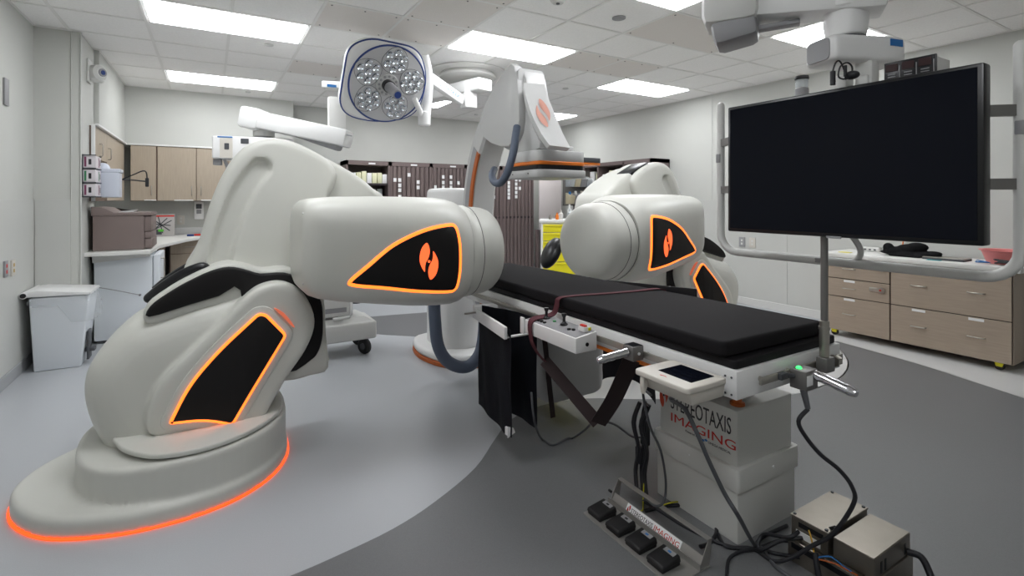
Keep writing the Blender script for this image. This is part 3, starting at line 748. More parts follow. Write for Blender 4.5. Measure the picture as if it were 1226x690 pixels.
q = MB(); q.cyl((FX - .0008, 1.665, .475), (FX, 1.665, .475), .005, 10); part('emblem_dot', q, INK, colm, 0)

# ---- hand control console clamped on the rail
C = thing('control_console', 'white control box with joysticks and red stop switch on table rail', 'control panel', (1.465, 2.0, .70))
q = MB(); q.hexa([(1.40, 1.78, .705), (1.525, 1.78, .705), (1.525, 2.21, .705), (1.40, 2.21, .705), (1.40, 1.78, .775), (1.525, 1.78, .792), (1.525, 2.21, .792), (1.40, 2.21, .775)], .006)
q.box(1.39, 1.40, 2.20, 2.235, .70, .785, .003); body = part('housing', q, WHT, C)
q = MB(); q.hexa([(1.408, 1.79, .7745), (1.518, 1.79, .789), (1.518, 2.2, .789), (1.408, 2.2, .7745), (1.408, 1.79, .778), (1.518, 1.79, .7930), (1.518, 2.2, .7930), (1.408, 2.2, .778)], .0008, 1); part('top_panel', q, GRYP, body)
for y in (2.12, 1.97):
    q = MB(); q.lathe([(.020, 0), (.019, .006), (.010, .012), (.007, .018), (.007, .035), (.013, .05), (.012, .056), (0, .058)], (1.478, y, .787), 18); part('joystick', q, BLKG, C)
for (x, y) in ((1.432, 2.12), (1.432, 2.095), (1.432, 2.07), (1.45, 1.895), (1.46, 1.872)):
    q = MB(); q.lathe([(.009, 0), (.009, .006), (.007, .009), (0, .009)], (x, y, .779 + (x - 1.43) * .13), 14); part('button', q, BLKG, C)
q = MB(); q.lathe([(.009, 0), (.009, .006), (0, .008)], (1.475, 2.045, .787), 14); part('button', q, GRNP, C, label='green button')
q = MB(); q.box(1.465, 1.51, 1.80, 1.845, .788, .812, .004); es = part('stop_switch_base', q, WHT, C)
q = MB(); q.box(1.470, 1.488, 1.805, 1.84, .810, .820, .003); part('stop_switch', q, RED, es, label='red stop switch')
q = MB(); q.box(1.488, 1.505, 1.798, 1.815, .795, .808, .001, 1); part('yellow_sticker', q, YEL, es)
q = MB(); q.cyl((1.465, 1.777, .74), (1.465, 1.781, .74), .009, 16); part('socket', q, BLKG, body)

# ---- side grip on the rail and end grip
def grip(rootp, label, block, hdir, lab_face):
    G = thing('bedside_grip', label, 'handle', rootp, 'chrome control handles on the table rails')
    q = MB(); q.box(*block, .004); bl = part('clamp_block', q, STEELD, G)
    a, b_ = Vector(hdir[0]), Vector(hdir[1])
    q = MB(); d = b_ - a; L = d.length; qd = Vector((0, 0, 1)).rotation_difference(d).to_matrix().to_4x4()
    q.lathe([(.012, 0), (.018, .004), (.018, L * .12), (.0165, L * .2), (.0185, L * .32), (.0165, L * .44), (.0185, L * .56), (.0165, L * .68), (.0185, L * .8), (.0165, L * .9), (.012, L * .98), (0, L)], a, 20, qd)
    part('grip', q, CHROME, G); return G, bl
G, bl = grip((1.50, 1.56, .72), 'chrome grip on grey block, on the table long side above straps', (1.475, 1.535, 1.50, 1.56, .735, .795), ((1.475, 1.53, .77), (1.335, 1.56, .748)), None)
q = MB(); q.box(1.479, 1.531, 1.504, 1.556, .7945, .7965, .0005, 1); part('display_label', q, BLKG, bl)
q = MB(); q.lathe([(.006, 0), (.006, .004), (0, .006)], (1.505, 1.499, .765), 12, Matrix.Rotation(PI / 2, 4, 'X')); part('screw_cap', q, WHT, bl)
G, bl = grip((1.86, 1.03, .70), 'chrome grip with green light and cable at the table end', (1.835, 1.915, 1.005, 1.066, .705, .775), ((1.90, 1.01, .755), (1.885, .86, .735)), None)
q = MB(); q.lathe([(.010, 0), (.010, .004), (.006, .008), (0, .009)], (1.86, 1.045, .775), 16); part('green_light', q, GRN, bl)
q = MB(); q.box(1.84, 1.878, 1.0035, 1.006, .722, .760, .0004, 1); part('white_label', q, PAPER, bl)
q = MB(); q.cyl((1.845, 1.02, .706), (1.838, 1.0, .645), .012, 14, r2=.009); part('cable_boot', q, CABG, G)
q = MB(); q.box(1.76, 1.80, 1.05, 1.072, .745, .768, .002); q.cyl((1.80, 1.06, .755), (1.835, 1.05, .75), .009, 12); part('rail_clamp', q, GRYD, G)
# ---- pole at the table end
Pp = thing('rail_pole', 'grey metal pole clamped upright to the table end rail', 'pole', (2.03, 1.045, .70))
q = MB(); q.box(2.005, 2.065, 1.02, 1.062, .735, .79, .004); part('pole_clamp', q, STEELD, Pp)
q = MB(); q.lathe([(.026, 0), (.026, .006), (.016, .012), (.016, .03), (.022, .035), (0, .04)], (2.085, 1.04, .765), 6, Matrix.Rotation(PI / 2, 4, 'Y')); part('clamp_knob', q, STEEL, Pp)
q = MB(); q.cyl((2.035, 1.045, .79), (2.035, 1.045, 1.30), .013, 20); part('pole', q, STEELD, Pp)
q = MB(); q.cyl((2.035, 1.045, .79), (2.035, 1.045, .93), .0175, 20, bev=.002); q.lathe([(.02, 0), (.02, .012)], (2.035, 1.045, .895), 20); part('sleeve', q, STEEL, Pp)
# ---- touch panel
Tb = thing('touch_tablet', 'cream bedside touch panel with dark screen, clipped to table corner', 'touch panel', (1.42, 1.2, .74))
q = MB(); q.prism(rrect(1.315, 1.52, 1.095, 1.335, .02, 4), XY, .765, .785, .005, 3); bd = part('housing', q, CRM, Tb)
q = MB(); q.hexa([(1.35, 1.105, .72), (1.51, 1.105, .72), (1.51, 1.31, .72), (1.35, 1.31, .72), (1.33, 1.10, .768), (1.515, 1.10, .768), (1.515, 1.32, .768), (1.33, 1.32, .768)], .006); part('underside_box', q, CRM, Tb)
q = MB(); q.prism(rrect(1.375, 1.495, 1.13, 1.275, .003, 2), XY, .784, .7862, .0006, 1); part('screen', q, SCR, bd)
q = MB(); q.prism(smooth2([(1.343, 1.235), (1.348, 1.222), (1.345, 1.208), (1.352, 1.222), (1.348, 1.24)], 3), XY, .785, .7856); part('red_mark', q, RED, bd, 0)
q = MB(); q.prism(roundpoly([(1.32, .768), (1.35, .768), (1.345, .735), (1.325, .70), (1.318, .73)], .006), XZ, 1.29, 1.31, .003, 1); part('side_hook', q, CRM, Tb)

# ---- radiation shield curtains and bracket
K = thing('shield_bracket', 'white angled bracket arm holding the black curtain beside the table', 'bracket', (1.4, 2.55, .66))
q = MB(); q.hexa([(1.315, 2.27, .665), (1.335, 2.27, .665), (1.415, 2.80, .665), (1.395, 2.80, .665), (1.315, 2.27, .73), (1.335, 2.27, .73), (1.415, 2.80, .73), (1.395, 2.80, .73)], .004); part('front_bar', q, WHT, K)
q = MB(); q.hexa([(1.39, 2.76, .70), (1.53, 2.72, .70), (1.53, 2.78, .70), (1.40, 2.81, .70), (1.39, 2.76, .745), (1.53, 2.72, .745), (1.53, 2.78, .745), (1.40, 2.81, .745)], .004)
part('cross_bar', q, WHT, K)
q = MB(); q.box(1.325, 1.50, 2.275, 2.30, .668, .676, .002); part('cross_bar', q, WHT, K)
q = MB(); q.cyl((1.3365, 2.30, .675), (1.352, 2.30, .675), .012, 14); q.cyl((1.312, 2.74, .71), (1.39, 2.74, .71), .006, 10); part('clamp_screw', q, STEEL, K)
def curtain(label, pts, top, botf, amp, loc):
    """hanging cloth through plan points"""
    P_ = smooth2(pts, 6, closed=False); n_ = len(P_); q = MB(); rows = 10; gr = []
    for j in range(rows + 1):
        v = j / rows; row = []
        for i, (x, y) in enumerate(P_):
            zt = top(i / (n_ - 1)); zb = botf(i / (n_ - 1)); z = zt + (zb - zt) * v
            dx = amp * v * math.sin(i * .9 + 1.1) * .6 + amp * .3 * math.sin(v * 9 + i)
            row.append(q.bm.verts.new((x + dx, y, z)))
        gr.append(row)
    for a, c_ in zip(gr, gr[1:]):
        for i in range(n_ - 1): q.bm.faces.new((a[i], a[i + 1], c_[i + 1], c_[i]))
    bmesh.ops.solidify(q.bm, geom=q.bm.faces[:], thickness=.006)
    return single('shield_curtain', q, CLOTH, label, 'curtain', loc, 'black shield curtains hanging from the table side', 60)
curtain('black hanging curtain in front, below the white bracket, nearer the big robot', [(1.345, 2.255), (1.36, 2.4), (1.385, 2.6), (1.41, 2.74)], lambda u: .72, lambda u: .15 + .0 * u, .012, (1.37, 2.5, .15))
c2 = curtain('black hanging curtain against the table side, left of the control box', [(1.518, 2.27), (1.522, 2.42), (1.50, 2.55), (1.46, 2.64), (1.43, 2.74)], lambda u: .75, lambda u: .15 + .0 * u, .006, (1.49, 2.5, .15))
curtain('short black cloth flap hanging under the table behind the chrome grip', [(1.61, 1.51), (1.62, 1.6), (1.62, 1.72), (1.62, 1.85)], lambda u: .70, lambda u: .53 + .06 * math.sin(3.14 * u), .006, (1.63, 1.55, .4))
# ---- webbing straps
def ribbon(name, pts, wdt, m, label, loc, n=5, group='webbing straps on the table'):
    q = MB(); q.tube(smooth2(pts, n, closed=False), 0, flat=(wdt, .003)); return single(name, q, m, label, 'strap', loc, group)
def rib2(pts, wv, m, label, nm='strap'):
    """flat strap: pts centre line, wv half-width vector per point"""
    q = MB(); A = smooth2([tuple(Vector(p) + Vector(v)) for p, v in zip(pts, wv)], 5, closed=False); Bq = smooth2([tuple(Vector(p) - Vector(v)) for p, v in zip(pts, wv)], 5, closed=False)
    va = [q.bm.verts.new(p) for p in A]; vb = [q.bm.verts.new(p) for p in Bq]
    for i in range(len(va) - 1): q.bm.faces.new((va[i], va[i + 1], vb[i + 1], vb[i]))
    bmesh.ops.recalc_face_normals(q.bm, faces=q.bm.faces[:]); bmesh.ops.solidify(q.bm, geom=q.bm.faces[:], thickness=.003)
    c = Vector(pts[len(pts) // 2]); return single(nm, q, m, label, 'strap', tuple(c), 'webbing straps on the table', 40)
rib2([(2.21, 1.98, .80), (2.185, 1.99, .893), (2.0, 2.02, .8965), (1.8, 2.055, .8965), (1.6, 2.09, .8965), (1.545, 2.11, .885), (1.538, 2.115, .85), (1.52, 2.13, .803), (1.40, 2.14, .786), (1.394, 2.14, .70), (1.42, 2.135, .63), (1.465, 2.12, .57)],
     [(0, .016, 0)] * 6 + [(.0, .018, .004)] * 3 + [(0, .018, 0)] * 3, STRAP, 'maroon strap lying across the mattress and over the rail')
pv = atY(716, 507, 1.80); a1 = atY(652, 432, 2.12); a2 = atY(756, 445, 1.56)
wa = tuple(Vector((cY, -sY, 0)) * .022 + Vector((0, 0, .02))); wb = tuple(Vector((cY, -sY, 0)) * .034 + Vector((0, 0, -.012)))
rib2([a1, (a1 + pv) / 2, pv], [wa] * 3, STRAPD, 'dark strap slanting down to a point below the control box')
rib2([a2 + Vector((0, 0, .05)), (a2 + pv) / 2, pv], [wb] * 3, STRAPD, 'dark strap rising from the low point to under the chrome grip')
b1 = atY(654, 430, 2.3); b2 = atY(662, 500, 2.3); rib2([b1 + Vector((0, .02, .12)), (b1 + b2) / 2, b2], [(.016, 0, 0)] * 3, STRAPD, 'short brown strap end hanging straight down under the table')
# ================================================================== LARGE MONITOR AND ITS BOOM
Mo = thing('wall_size_monitor', 'large dark flat monitor hanging in a grey tube frame at right', 'monitor', (2.05, 1.0, 1.25))
q = MB(); q.box(1.975, 2.03, .560, 1.425, 1.257, 1.807, .006); bz = part('casing', q, BEZ, Mo)
q = MB(); q.box(1.9725, 1.976, .575, 1.412, 1.272, 1.795, .0008, 1); part('screen', q, SCR, bz)
q = MB(); q.box(1.968, 1.976, .955, 1.005, 1.253, 1.262, .001); part('sensor_bar', q, GRYP, bz)
FXX = 2.16
fr = [(1.60, 1.146), (1.60, 1.86), ]
q = MB(); pts = [(FXX, 1.597, 1.86)] + [(FXX, 1.597, 1.5)] + [(FXX, 1.597 - .09 + .09 * math.cos(a), 1.236 - .09 * math.sin(a)) for a in [PI / 12 * k for k in range(7)]] + \
    [(FXX, 1.1, 1.146)] + [(FXX, .616 - .09 * math.sin(a), 1.236 - .09 * math.cos(a)) for a in [PI / 12 * k for k in range(7)]] + [(FXX, .526, 1.5), (FXX, .526, 1.875)]
q.tube(pts, .018, 16); q.ball(pts[0], .018); q.ball(pts[-1], .018); tf = part('tube_frame', q, WHP, Mo, 60)
q = MB()
for z in (1.675, 1.445):
    q.tube([(FXX, 1.59, z), (2.10, 1.50, z), (2.06, 1.42, z), (2.06, .62, z), (2.10, .58, z), (FXX, .53, z)], 0, flat=(.02, .035))
part('cross_rail', q, STEELD, Mo)
q = MB(); q.tube(smooth2([(2.10, 1.02, 1.30), (2.13, .98, 1.24), (FXX, .975, 1.19), (FXX, 1.0, 1.155), (FXX, 1.06, 1.147)], 5, closed=False), .011, 12); part('tube_handle', q, WHP, Mo)
for (y, z) in ((1.60, 1.60), (.525, 1.62)):
    q = MB(); q.box(FXX - .02, FXX - .008, y - .012, y + .012, z - .022, z + .022, .004); part('knob', q, GRYP, Mo)
q = MB(); q.box(FXX - .018, FXX - .008, 1.10, 1.14, 1.137, 1.157, .004); part('knob', q, GRYP, Mo)
q = MB(); q.box(2.035, 2.14, .92, 1.08, 1.42, 1.80, .008); q.box(2.08, 2.13, .915, .955, 1.70, 1.86, .006); part('back_mount', q, WHP, Mo)
# small devices on the monitor's back mount
q = MB(); c = atD(990, 116, 2.28); q.box(2.04, 2.10, .97, 1.03, 1.74, 1.868, .006); single('white_junction_box', q, WHP, 'small white box behind the monitor top with black cables on it', 'box', (2.07, 1.0, 1.74))
cb = [atD(x, y, 1.84) for x, y in ((1000, 98), (997, 88), (1000, 76), (1005, 73), (1010, 82), (1012, 94), (1004, 92), (1006, 80), (1014, 75), (1020, 80), (1019, 90), (1012, 95))]
q = MB(); q.tube(smooth2([tuple(p) for p in cb], 4, closed=False), .003, 8); e = atD(997, 92, 1.84); q.cyl(e + Vector((0, 0, .02)), e + Vector((0, 0, -.03)), .009, 12); e = atD(1020, 90, 1.84); q.ball(e, .02, 12, 8, (1, 1.3, .8))
e = atD(1012, 85, 1.84); q.cyl(e + Vector((0, 0, .02)), e + Vector((0, 0, -.02)), .006, 10)
single('black_cables', q, CABLE, 'tangle of short black cables hanging above the monitor', 'cable', tuple(cb[0]), smooth=60)
bp = atD(960, 115, 2.12); r_ = thing('beacon', 'small grey cylinder with clear ring and black cap above monitor', 'sensor', tuple(bp))
q = MB(); q.lathe([(.026, -.26), (.026, .03), (.023, .034)], bp, 24); part('base', q, GRYP, r_)
q = MB(); q.lathe([(.022, .034), (.024, .04), (.024, .066), (.022, .07)], bp, 24); part('clear_ring', q, CLEAR, r_)
q = MB(); q.lathe([(.026, .068), (.028, .072), (.026, .083), (0, .087)], bp, 24); part('cap', q, BLKG, r_)
# triple readout box
r_ = thing('readout_box', 'black box with three dark red readouts above the monitor', 'display', (2.16, .83, 1.80))
q = MB(); q.box(2.10, 2.22, .72, .865, 1.77, 1.885, .003); part('housing', q, WHP, r_)
q = MB(); q.box(2.092, 2.101, .715, .868, 1.77, 1.889, .002); pn = part('front_panel', q, BLKG, r_)
for k in range(3):
    y = .862 - .049 * k
    q = MB(); q.box(2.0895, 2.0925, y - .036, y, 1.855, 1.881, .0006, 1); part('readout', q, mat('dark_red_readout', (48, 14, 18), .3), pn)
    q = MB()
    for z in (1.843, 1.834): q.box(2.0905, 2.0925, y - .030, y - .006, z, z + .003)
    part('label_strip', q, GRYP, pn)
    q = MB(); q.box(2.0895, 2.0925, y - .044, y - .0415, 1.80, 1.872); part('divider', q, GRYP, pn)
# boom: head, knuckle, arm, ceiling column
Bm = thing('monitor_boom', 'white ceiling boom arm with rounded head, carrying the large monitor', 'ceiling boom', (1.75, 1.7, 2.9))
def at2(x, y, D): return atD(x, y, D)
hc = Vector((2.12, .985, 1.954))
ang = math.atan2(-.32, .30)
hp = roundpoly([(-.15, -.075), (.10, -.085), (.17, -.07), (.17, .07), (.10, .085), (-.15, .075)], .03)
q = MB(); R_ = lambda u, v, d: hc + Vector((math.cos(ang + .45) * u - math.sin(ang + .45) * v, math.sin(ang + .45) * u + math.cos(ang + .45) * v, d))
q.prism(hp, R_, -.045, .055, .02, 4); hd_ = part('boom_head', q, WHT, Bm)
q = MB(); q.prism(rrect(-.055, .055, -.035, .045, .02), lambda u, v, d: R_(-.151 + d, u, v), -.002, .004, .001, 1); part('grey_end_panel', q, GRYP, hd_)
q = MB(); q.prism([(.08, .015), (.14, .015), (.14, .04), (.08, .04)], lambda u, v, d: R_(u, -.0865 + d + (u - .10) * .0 + max(0, u - .1) * .21, v), -.002, .003); part('blue_badge', q, BLUB, hd_)
q = MB(); q.box(2.09, 2.15, .905, .965, 1.78, 1.915, .008); part('drop_post', q, WHP, Bm)
q = MB(); q.lathe([(.072, 0), (.072, .006), (.066, .012)], hc + Vector((-.01, .02, .055)), 28); part('swivel_gap', q, GRYD, Bm)
q = MB(); q.lathe([(.060, 0), (.068, .008), (.074, .05), (.076, .10), (.06, .105)], hc + Vector((-.01, .02, .065)), 28); part('swivel', q, WHT, Bm)
e1 = hc + Vector((-.02, .03, .205)); e2 = atD(885, 20, 2.12); e2.z += .035
d_ = (e2 - e1); d_.z = 0; d_.normalize()
q = MB(); q.bar(e1 - d_ * .14, e2, .16, .12, .015); q.cyl(e1 + Vector((0, 0, -.04)), e1 + Vector((0, 0, .04)), .085, 24, bev=.01); part('spring_arm', q, WHT, Bm)
q = MB(); q.bar(e1 - d_ * .10 + Vector((0, 0, .0)), e2, .154, .012, .002); part('arm_groove', q, GRYP, Bm)
e3 = e2 + Vector((0, 0, -.10)); q = MB(); q.bar(e1 + d_ * .14 + Vector((0, 0, -.05)), e3 - d_ * .04, .05, .02, .004); part('lower_link', q, GRYP, Bm)
e2b = e2 + d_ * .14
q = MB(); q.bar(e2 - d_ * .08, e2b, .23, .17, .045); part('elbow_cover', q, WHP, Bm)
q = MB(); q.bar(e2 - d_ * .07 + Vector((0, 0, -.08)), e2b - d_ * .04 + Vector((0, 0, -.11)), .19, .12, .03); part('elbow_lower_cover', q, GRYP, Bm)
up1 = e2b + Vector((0, 0, .16)) - d_ * .05
q = MB(); q.cyl(e2b - d_ * .05 + Vector((0, 0, .06)), up1, .06, 24); tc_ = Vector((1.55, 1.15, up1.z + .05)); q.bar(up1 + Vector((0, 0, .04)), tc_, .14, .1, .02); q.cyl(tc_ - Vector((0, 0, .05)), (tc_.x, tc_.y, CZ + .01), .07, 24); q.lathe([(.2, 0), (.2, .06), (.16, .08)], (tc_.x, tc_.y, CZ - .075), 28)
part('ceiling_arm', q, WHT, Bm)
# ================================================================== SURGICAL LAMP
LC = atD(463, 101, 4.6)
bk_ = -ray(463, 97).normalized(); rt = Vector((cY, -sY, 0)); upv = Vector((0, 0, 1))
nrm = (bk_ + rt * .42 - upv * .40).normalized()
xr = (upv - nrm * upv.dot(nrm)).normalized(); yr = xr.cross(nrm).normalized()   # xr: up on the face, yr: sideways
LM = Matrix(((yr.x, xr.x, -nrm.x, LC.x), (yr.y, xr.y, -nrm.y, LC.y), (yr.z, xr.z, -nrm.z, LC.z), (0, 0, 0, 1)))
if LM.to_3x3().determinant() < 0: LM = Matrix(((-yr.x, xr.x, -nrm.x, LC.x), (-yr.y, xr.y, -nrm.y, LC.y), (-yr.z, xr.z, -nrm.z, LC.z), (0, 0, 0, 1)))
FR = Vector((LM[0][0], LM[1][0], LM[2][0]))
sgn = 1 if FR.dot(rt) > 0 else -1     # +1: local x points to picture right
La = thing('surgical_lamp', 'round surgical lamp head with blue rings and clustered lenses, on ceiling arm', 'surgical light', tuple(LC))
F3 = lambda u, v, d: LM @ Vector((sgn * u, v, d))
hs = roundpoly([(-.40, -.36), (.2, -.40), (.40, -.25), (.40, .25), (.22, .38), (-.24, .385), (-.385, .26)], [.24, .22, .22, .25, .2, .2, .16], 8)
circ = [(.355 * math.cos(2 * PI * k / 64) + .01, .355 * math.sin(2 * PI * k / 64)) for k in range(64)]
shp = [( (a[0]), (a[1])) for a in roundpoly([(-.40, -.33), (-.02, -.39), (.375, -.28), (.39, .12), (.25, .375), (-.22, .385), (-.39, .28)], .24, 8)]
q = MB(); q.prism(shp, F3, .0, .10, .035, 4); lh_ = part('lamp_head', q, WHT, La, 50)
q = MB(); q.tube([F3(u * .985, v * .985, .018) for u, v in shp], .009, 8, closed=True); part('blue_rim', q, BLUE, lh_)
q = MB(); q.prism(circ, F3, -.012, .03, .008, 2); part('lamp_face', q, LAMPG, lh_)
q = MB(); q.tube([F3(u, v, -.006) for u, v in circ], .009, 8, closed=True); part('blue_ring', q, BLUE, lh_)
lensm = None
for k, ang_ in enumerate((83, 15, -62, -137, 155)):
    a = math.radians(ang_); pc_ = (.225 * math.cos(a) + .01, .225 * math.sin(a))
    pet = [(pc_[0] + .122 * math.cos(t_) * (1 + .06 * math.cos(3 * (t_ - a))), pc_[1] + .122 * math.sin(t_) * (1 + .06 * math.cos(3 * (t_ - a)))) for t_ in [2 * PI * j / 28 for j in range(28)]]
    q = MB(); q.prism(pet, F3, -.018, -.008, .003, 1); cl = part('lens_cluster', q, LAMPG, La)
    q = MB(); q.tube([F3(u, v, -.0165) for u, v in pet], .002, 6, closed=True); part('cluster_seam', q, GRYD, cl)
    for j in range(7):
        u, v = (0, 0) if j == 0 else (.078 * math.cos(a + PI / 3 * j), .078 * math.sin(a + PI / 3 * j))
        p = F3(pc_[0] + u, pc_[1] + v, -.018)
        if lensm is None:
            t = MB(); t.lathe([(.0, .004), (.010, .002), (.022, -.004), (.031, -.012), (.034, -.010), (.035, .002)], (0, 0, 0), 16)
            lensm = t.mesh('lens', (0, 0, 0), 60); lensm.materials.append(LENS)
            t = MB(); t.lathe([(.0, -.009), (.006, -.007), (.010, -.001)], (0, 0, 0), 10); t2 = t.mesh('lens', (0, 0, 0), 60)
        o = link('lens', lensm, cl); R3 = LM.to_3x3().to_4x4(); R3 = R3 if R3.determinant() > 0 else R3
        o.matrix_local = Matrix.Translation(p - LC) @ R3
q = MB(); q.cyl(F3(0, 0, -.012), F3(0, 0, -.03), .105, 36, bev=.006); hub = part('hub', q, CARM, La)
for j in range(12):
    a = 2 * PI * j / 12; q = MB(); q.cyl(F3(.082 * math.cos(a), .082 * math.sin(a), -.029), F3(.082 * math.cos(a), .082 * math.sin(a), -.033), .012, 10); part('vent_cell', q, GRYP, hub)
hd0, hd1 = F3(0, 0, -.03), F3(.0, 0, -.30)
q = MB(); q.cyl(hd0, F3(0, 0, -.085), .056, 24); part('handle_collar', q, BLKG, La)
q = MB(); q.cyl(F3(0, 0, -.055), hd1, .05, 24, r2=.042, bev=.004); part('handle', q, GRYP, La)
q = MB(); q.cyl(hd1, F3(0, 0, -.306), .030, 20); part('handle_lens', q, BLUE, La)
# cardanic arm of the lamp and the spring arm to the ceiling
q = MB(); yk = [atD(x, y, D) for x, y, D in ((508, 66, 4.85), (513, 92, 4.92), (512, 120, 4.92), (509, 145, 4.9))]
q.tube(smooth2([tuple(p) for p in yk], 5, closed=False), .045, 16); q.cyl(atD(496, 118, 4.75), atD(506, 140, 4.88), .026, 16, bev=.003); k2 = atD(508, 140, 4.9); q.cyl(k2 + Vector((0, 0, -.09)), k2 + Vector((0, 0, .05)), .06, 22, bev=.012); part('yoke', q, WHT, La)
s0, s1 = atD(513, 93, 4.95), atD(553, 121, 5.3)
q = MB(); q.bar(s0, s1, .08, .11, .02); sa = part('spring_arm', q, WHT, La)
sd = (s1 - s0).normalized(); sn = sd.cross(Vector((0, 0, 1))).normalized(); su = sn.cross(sd).normalized()
sf = sn if sn.dot(-s0) > 0 else -sn
put_text('lettering', 'S STRYKER', .06, BLUB, sa, s0 + sd * .12 + sf * .0405 - su * .02, sd, su, .0004)
q = MB(); j_ = atD(561, 121, 5.35); q.box(j_.x - .07, j_.x + .07, j_.y - .07, j_.y + .07, j_.z - .08, j_.z + .08, .012); q.cyl(j_ + Vector((0, 0, .07)), j_ + Vector((0, 0, .13)), .05, 18); part('elbow', q, WHT, La)
jt = Vector((j_.x, j_.y, j_.z + .2)); m_ = Vector((2.72, 5.62, 0))
q = MB(); q.bar((j_.x + .12, j_.y - .16, j_.z + .16), (2.1, 6.1, j_.z + .18), .20, .13, .02); part('upper_arm', q, WHT, La)
q = MB(); q.bar((1.6, 6.3, 2.42), (2.3, 5.9, 2.62), .16, .11, .02); part('rear_arm', q, WHT, La)
q = MB(); q.lathe([(.2, -.07), (.30, -.065), (.33, -.045), (.335, -.02), (.31, .005), (.31, .02)], (2.60, 5.35, 2.87), 40); q.cyl((2.60, 5.35, j_.z + .2), (2.60, 5.35, 2.82), .09, 24); part('ceiling_cover', q, WHP, La)
q = MB(); q.lathe([(.45, 0), (.46, .004), (.46, .012)], (2.60, 5.35, 2.886), 40); part('ceiling_ring', q, GRID, La)

# ================================================================== EQUIPMENT BOOM AT LEFT
Eb = thing('equipment_boom', 'white ceiling equipment boom with long arm above the left robot arm', 'ceiling boom', (.35, 5.6, 2.05))
a0, a1_ = atD(300, 142, 5.0), atD(418, 167, 5.0)
q = MB(); q.bar(a0, a1_, .24, .17, .025); ar = part('boom_arm', q, WHT, Eb)
q = MB(); q.bar(a0 + Vector((.15, -.13, .02)), a1_ + Vector((0, -.115, .02)), .012, .014); part('arm_groove', q, GRYP, ar)
q = MB(); q.bar(atD(355, 158, 5.0), atD(408, 176, 5.0), .17, .10, .03); part('arm_lower_cover', q, GRYP, ar)
q = MB(); q.bar(a0 - (a1_ - a0).normalized() * .06, a0 + (a1_ - a0).normalized() * .14, .27, .21, .035); part('arm_end_cap', q, WHT, ar)
c = atD(316, 152, 5.05); q = MB(); q.cyl(c + Vector((0, 0, -.1)), c + Vector((0, 0, .02)), .10, 26); part('swivel', q, WHP, Eb)
q = MB(); q.cyl(c + Vector((0, 0, -.15)), c + Vector((0, 0, -.09)), .088, 26); part('swivel_ring', q, GRYP, Eb)
bc = atD(312, 178, 5.05)
q = MB(); Rb = lambda u, v, d: Vector((bc.x + u * .97 + v * .25, bc.y - u * .25 + v * .97, bc.z + d))
q.prism(roundpoly([(-.40, -.14), (.18, -.14), (.30, -.08), (.30, .1), (.18, .14), (-.40, .14)], .02), Rb, -.12, .10, .015, 3); hb = part('boom_box', q, WHT, Eb)
q = MB(); q.prism(rrect(-.33, -.22, -.1, .09, .01), lambda u, v, d: Rb(u, -.143 + d, v - .01), 0, .006); part('label_plate', q, CRM, hb)
q = MB(); q.prism(rrect(-.15, -.08, .03, .08, .005), lambda u, v, d: Rb(u, -.143 + d, v), 0, .006); q.prism(rrect(-.29, -.25, -.02, .04, .005), lambda u, v, d: Rb(u, -.147 + d, v - .01), 0, .006); part('dark_label', q, GRYD, hb)
q = MB(); q.prism(rrect(-.35, -.22, .084, .096, .003), lambda u, v, d: Rb(u, -.143 + d, v), 0, .006); part('blue_badge', q, BLUB, hb)
q = MB(); q.prism(rrect(-.40, -.33, -.18, -.12, .01), lambda u, v, d: Rb(u, -.1 + d, v), 0, .06, .004, 1); q.tube([tuple(Rb(-.30, -.1, -.12)), tuple(Rb(-.27, -.08, -.22)), tuple(Rb(-.24, -.05, -.34))], .016, 8); part('cable_bracket', q, GRYP, Eb)
c0 = atD(405, 135, 5.05)
q = MB(); q.bar(atD(403, 157, 5.05), atD(403, 117, 5.05), .16, .10, .008); part('vertical_bracket', q, WHP, Eb)
q = MB(); q.bar(atD(389, 103, 5.1), atD(430, 105, 5.1), .2, .07, .012); ub = part('upper_beam', q, WHP, Eb)
p_ = atD(398, 103, 4.99); q = MB(); q.box(p_.x - .05, p_.x + .05, p_.y - .01, p_.y + .01, p_.z - .012, p_.z + .012); part('blue_badge', q, BLUB, ub)
p_ = atD(420, 100, 5.3); q = MB(); q.cyl((p_.x, p_.y, p_.z), (p_.x, p_.y, CZ + .01), .08, 24); part('ceiling_column', q, WHP, Eb)
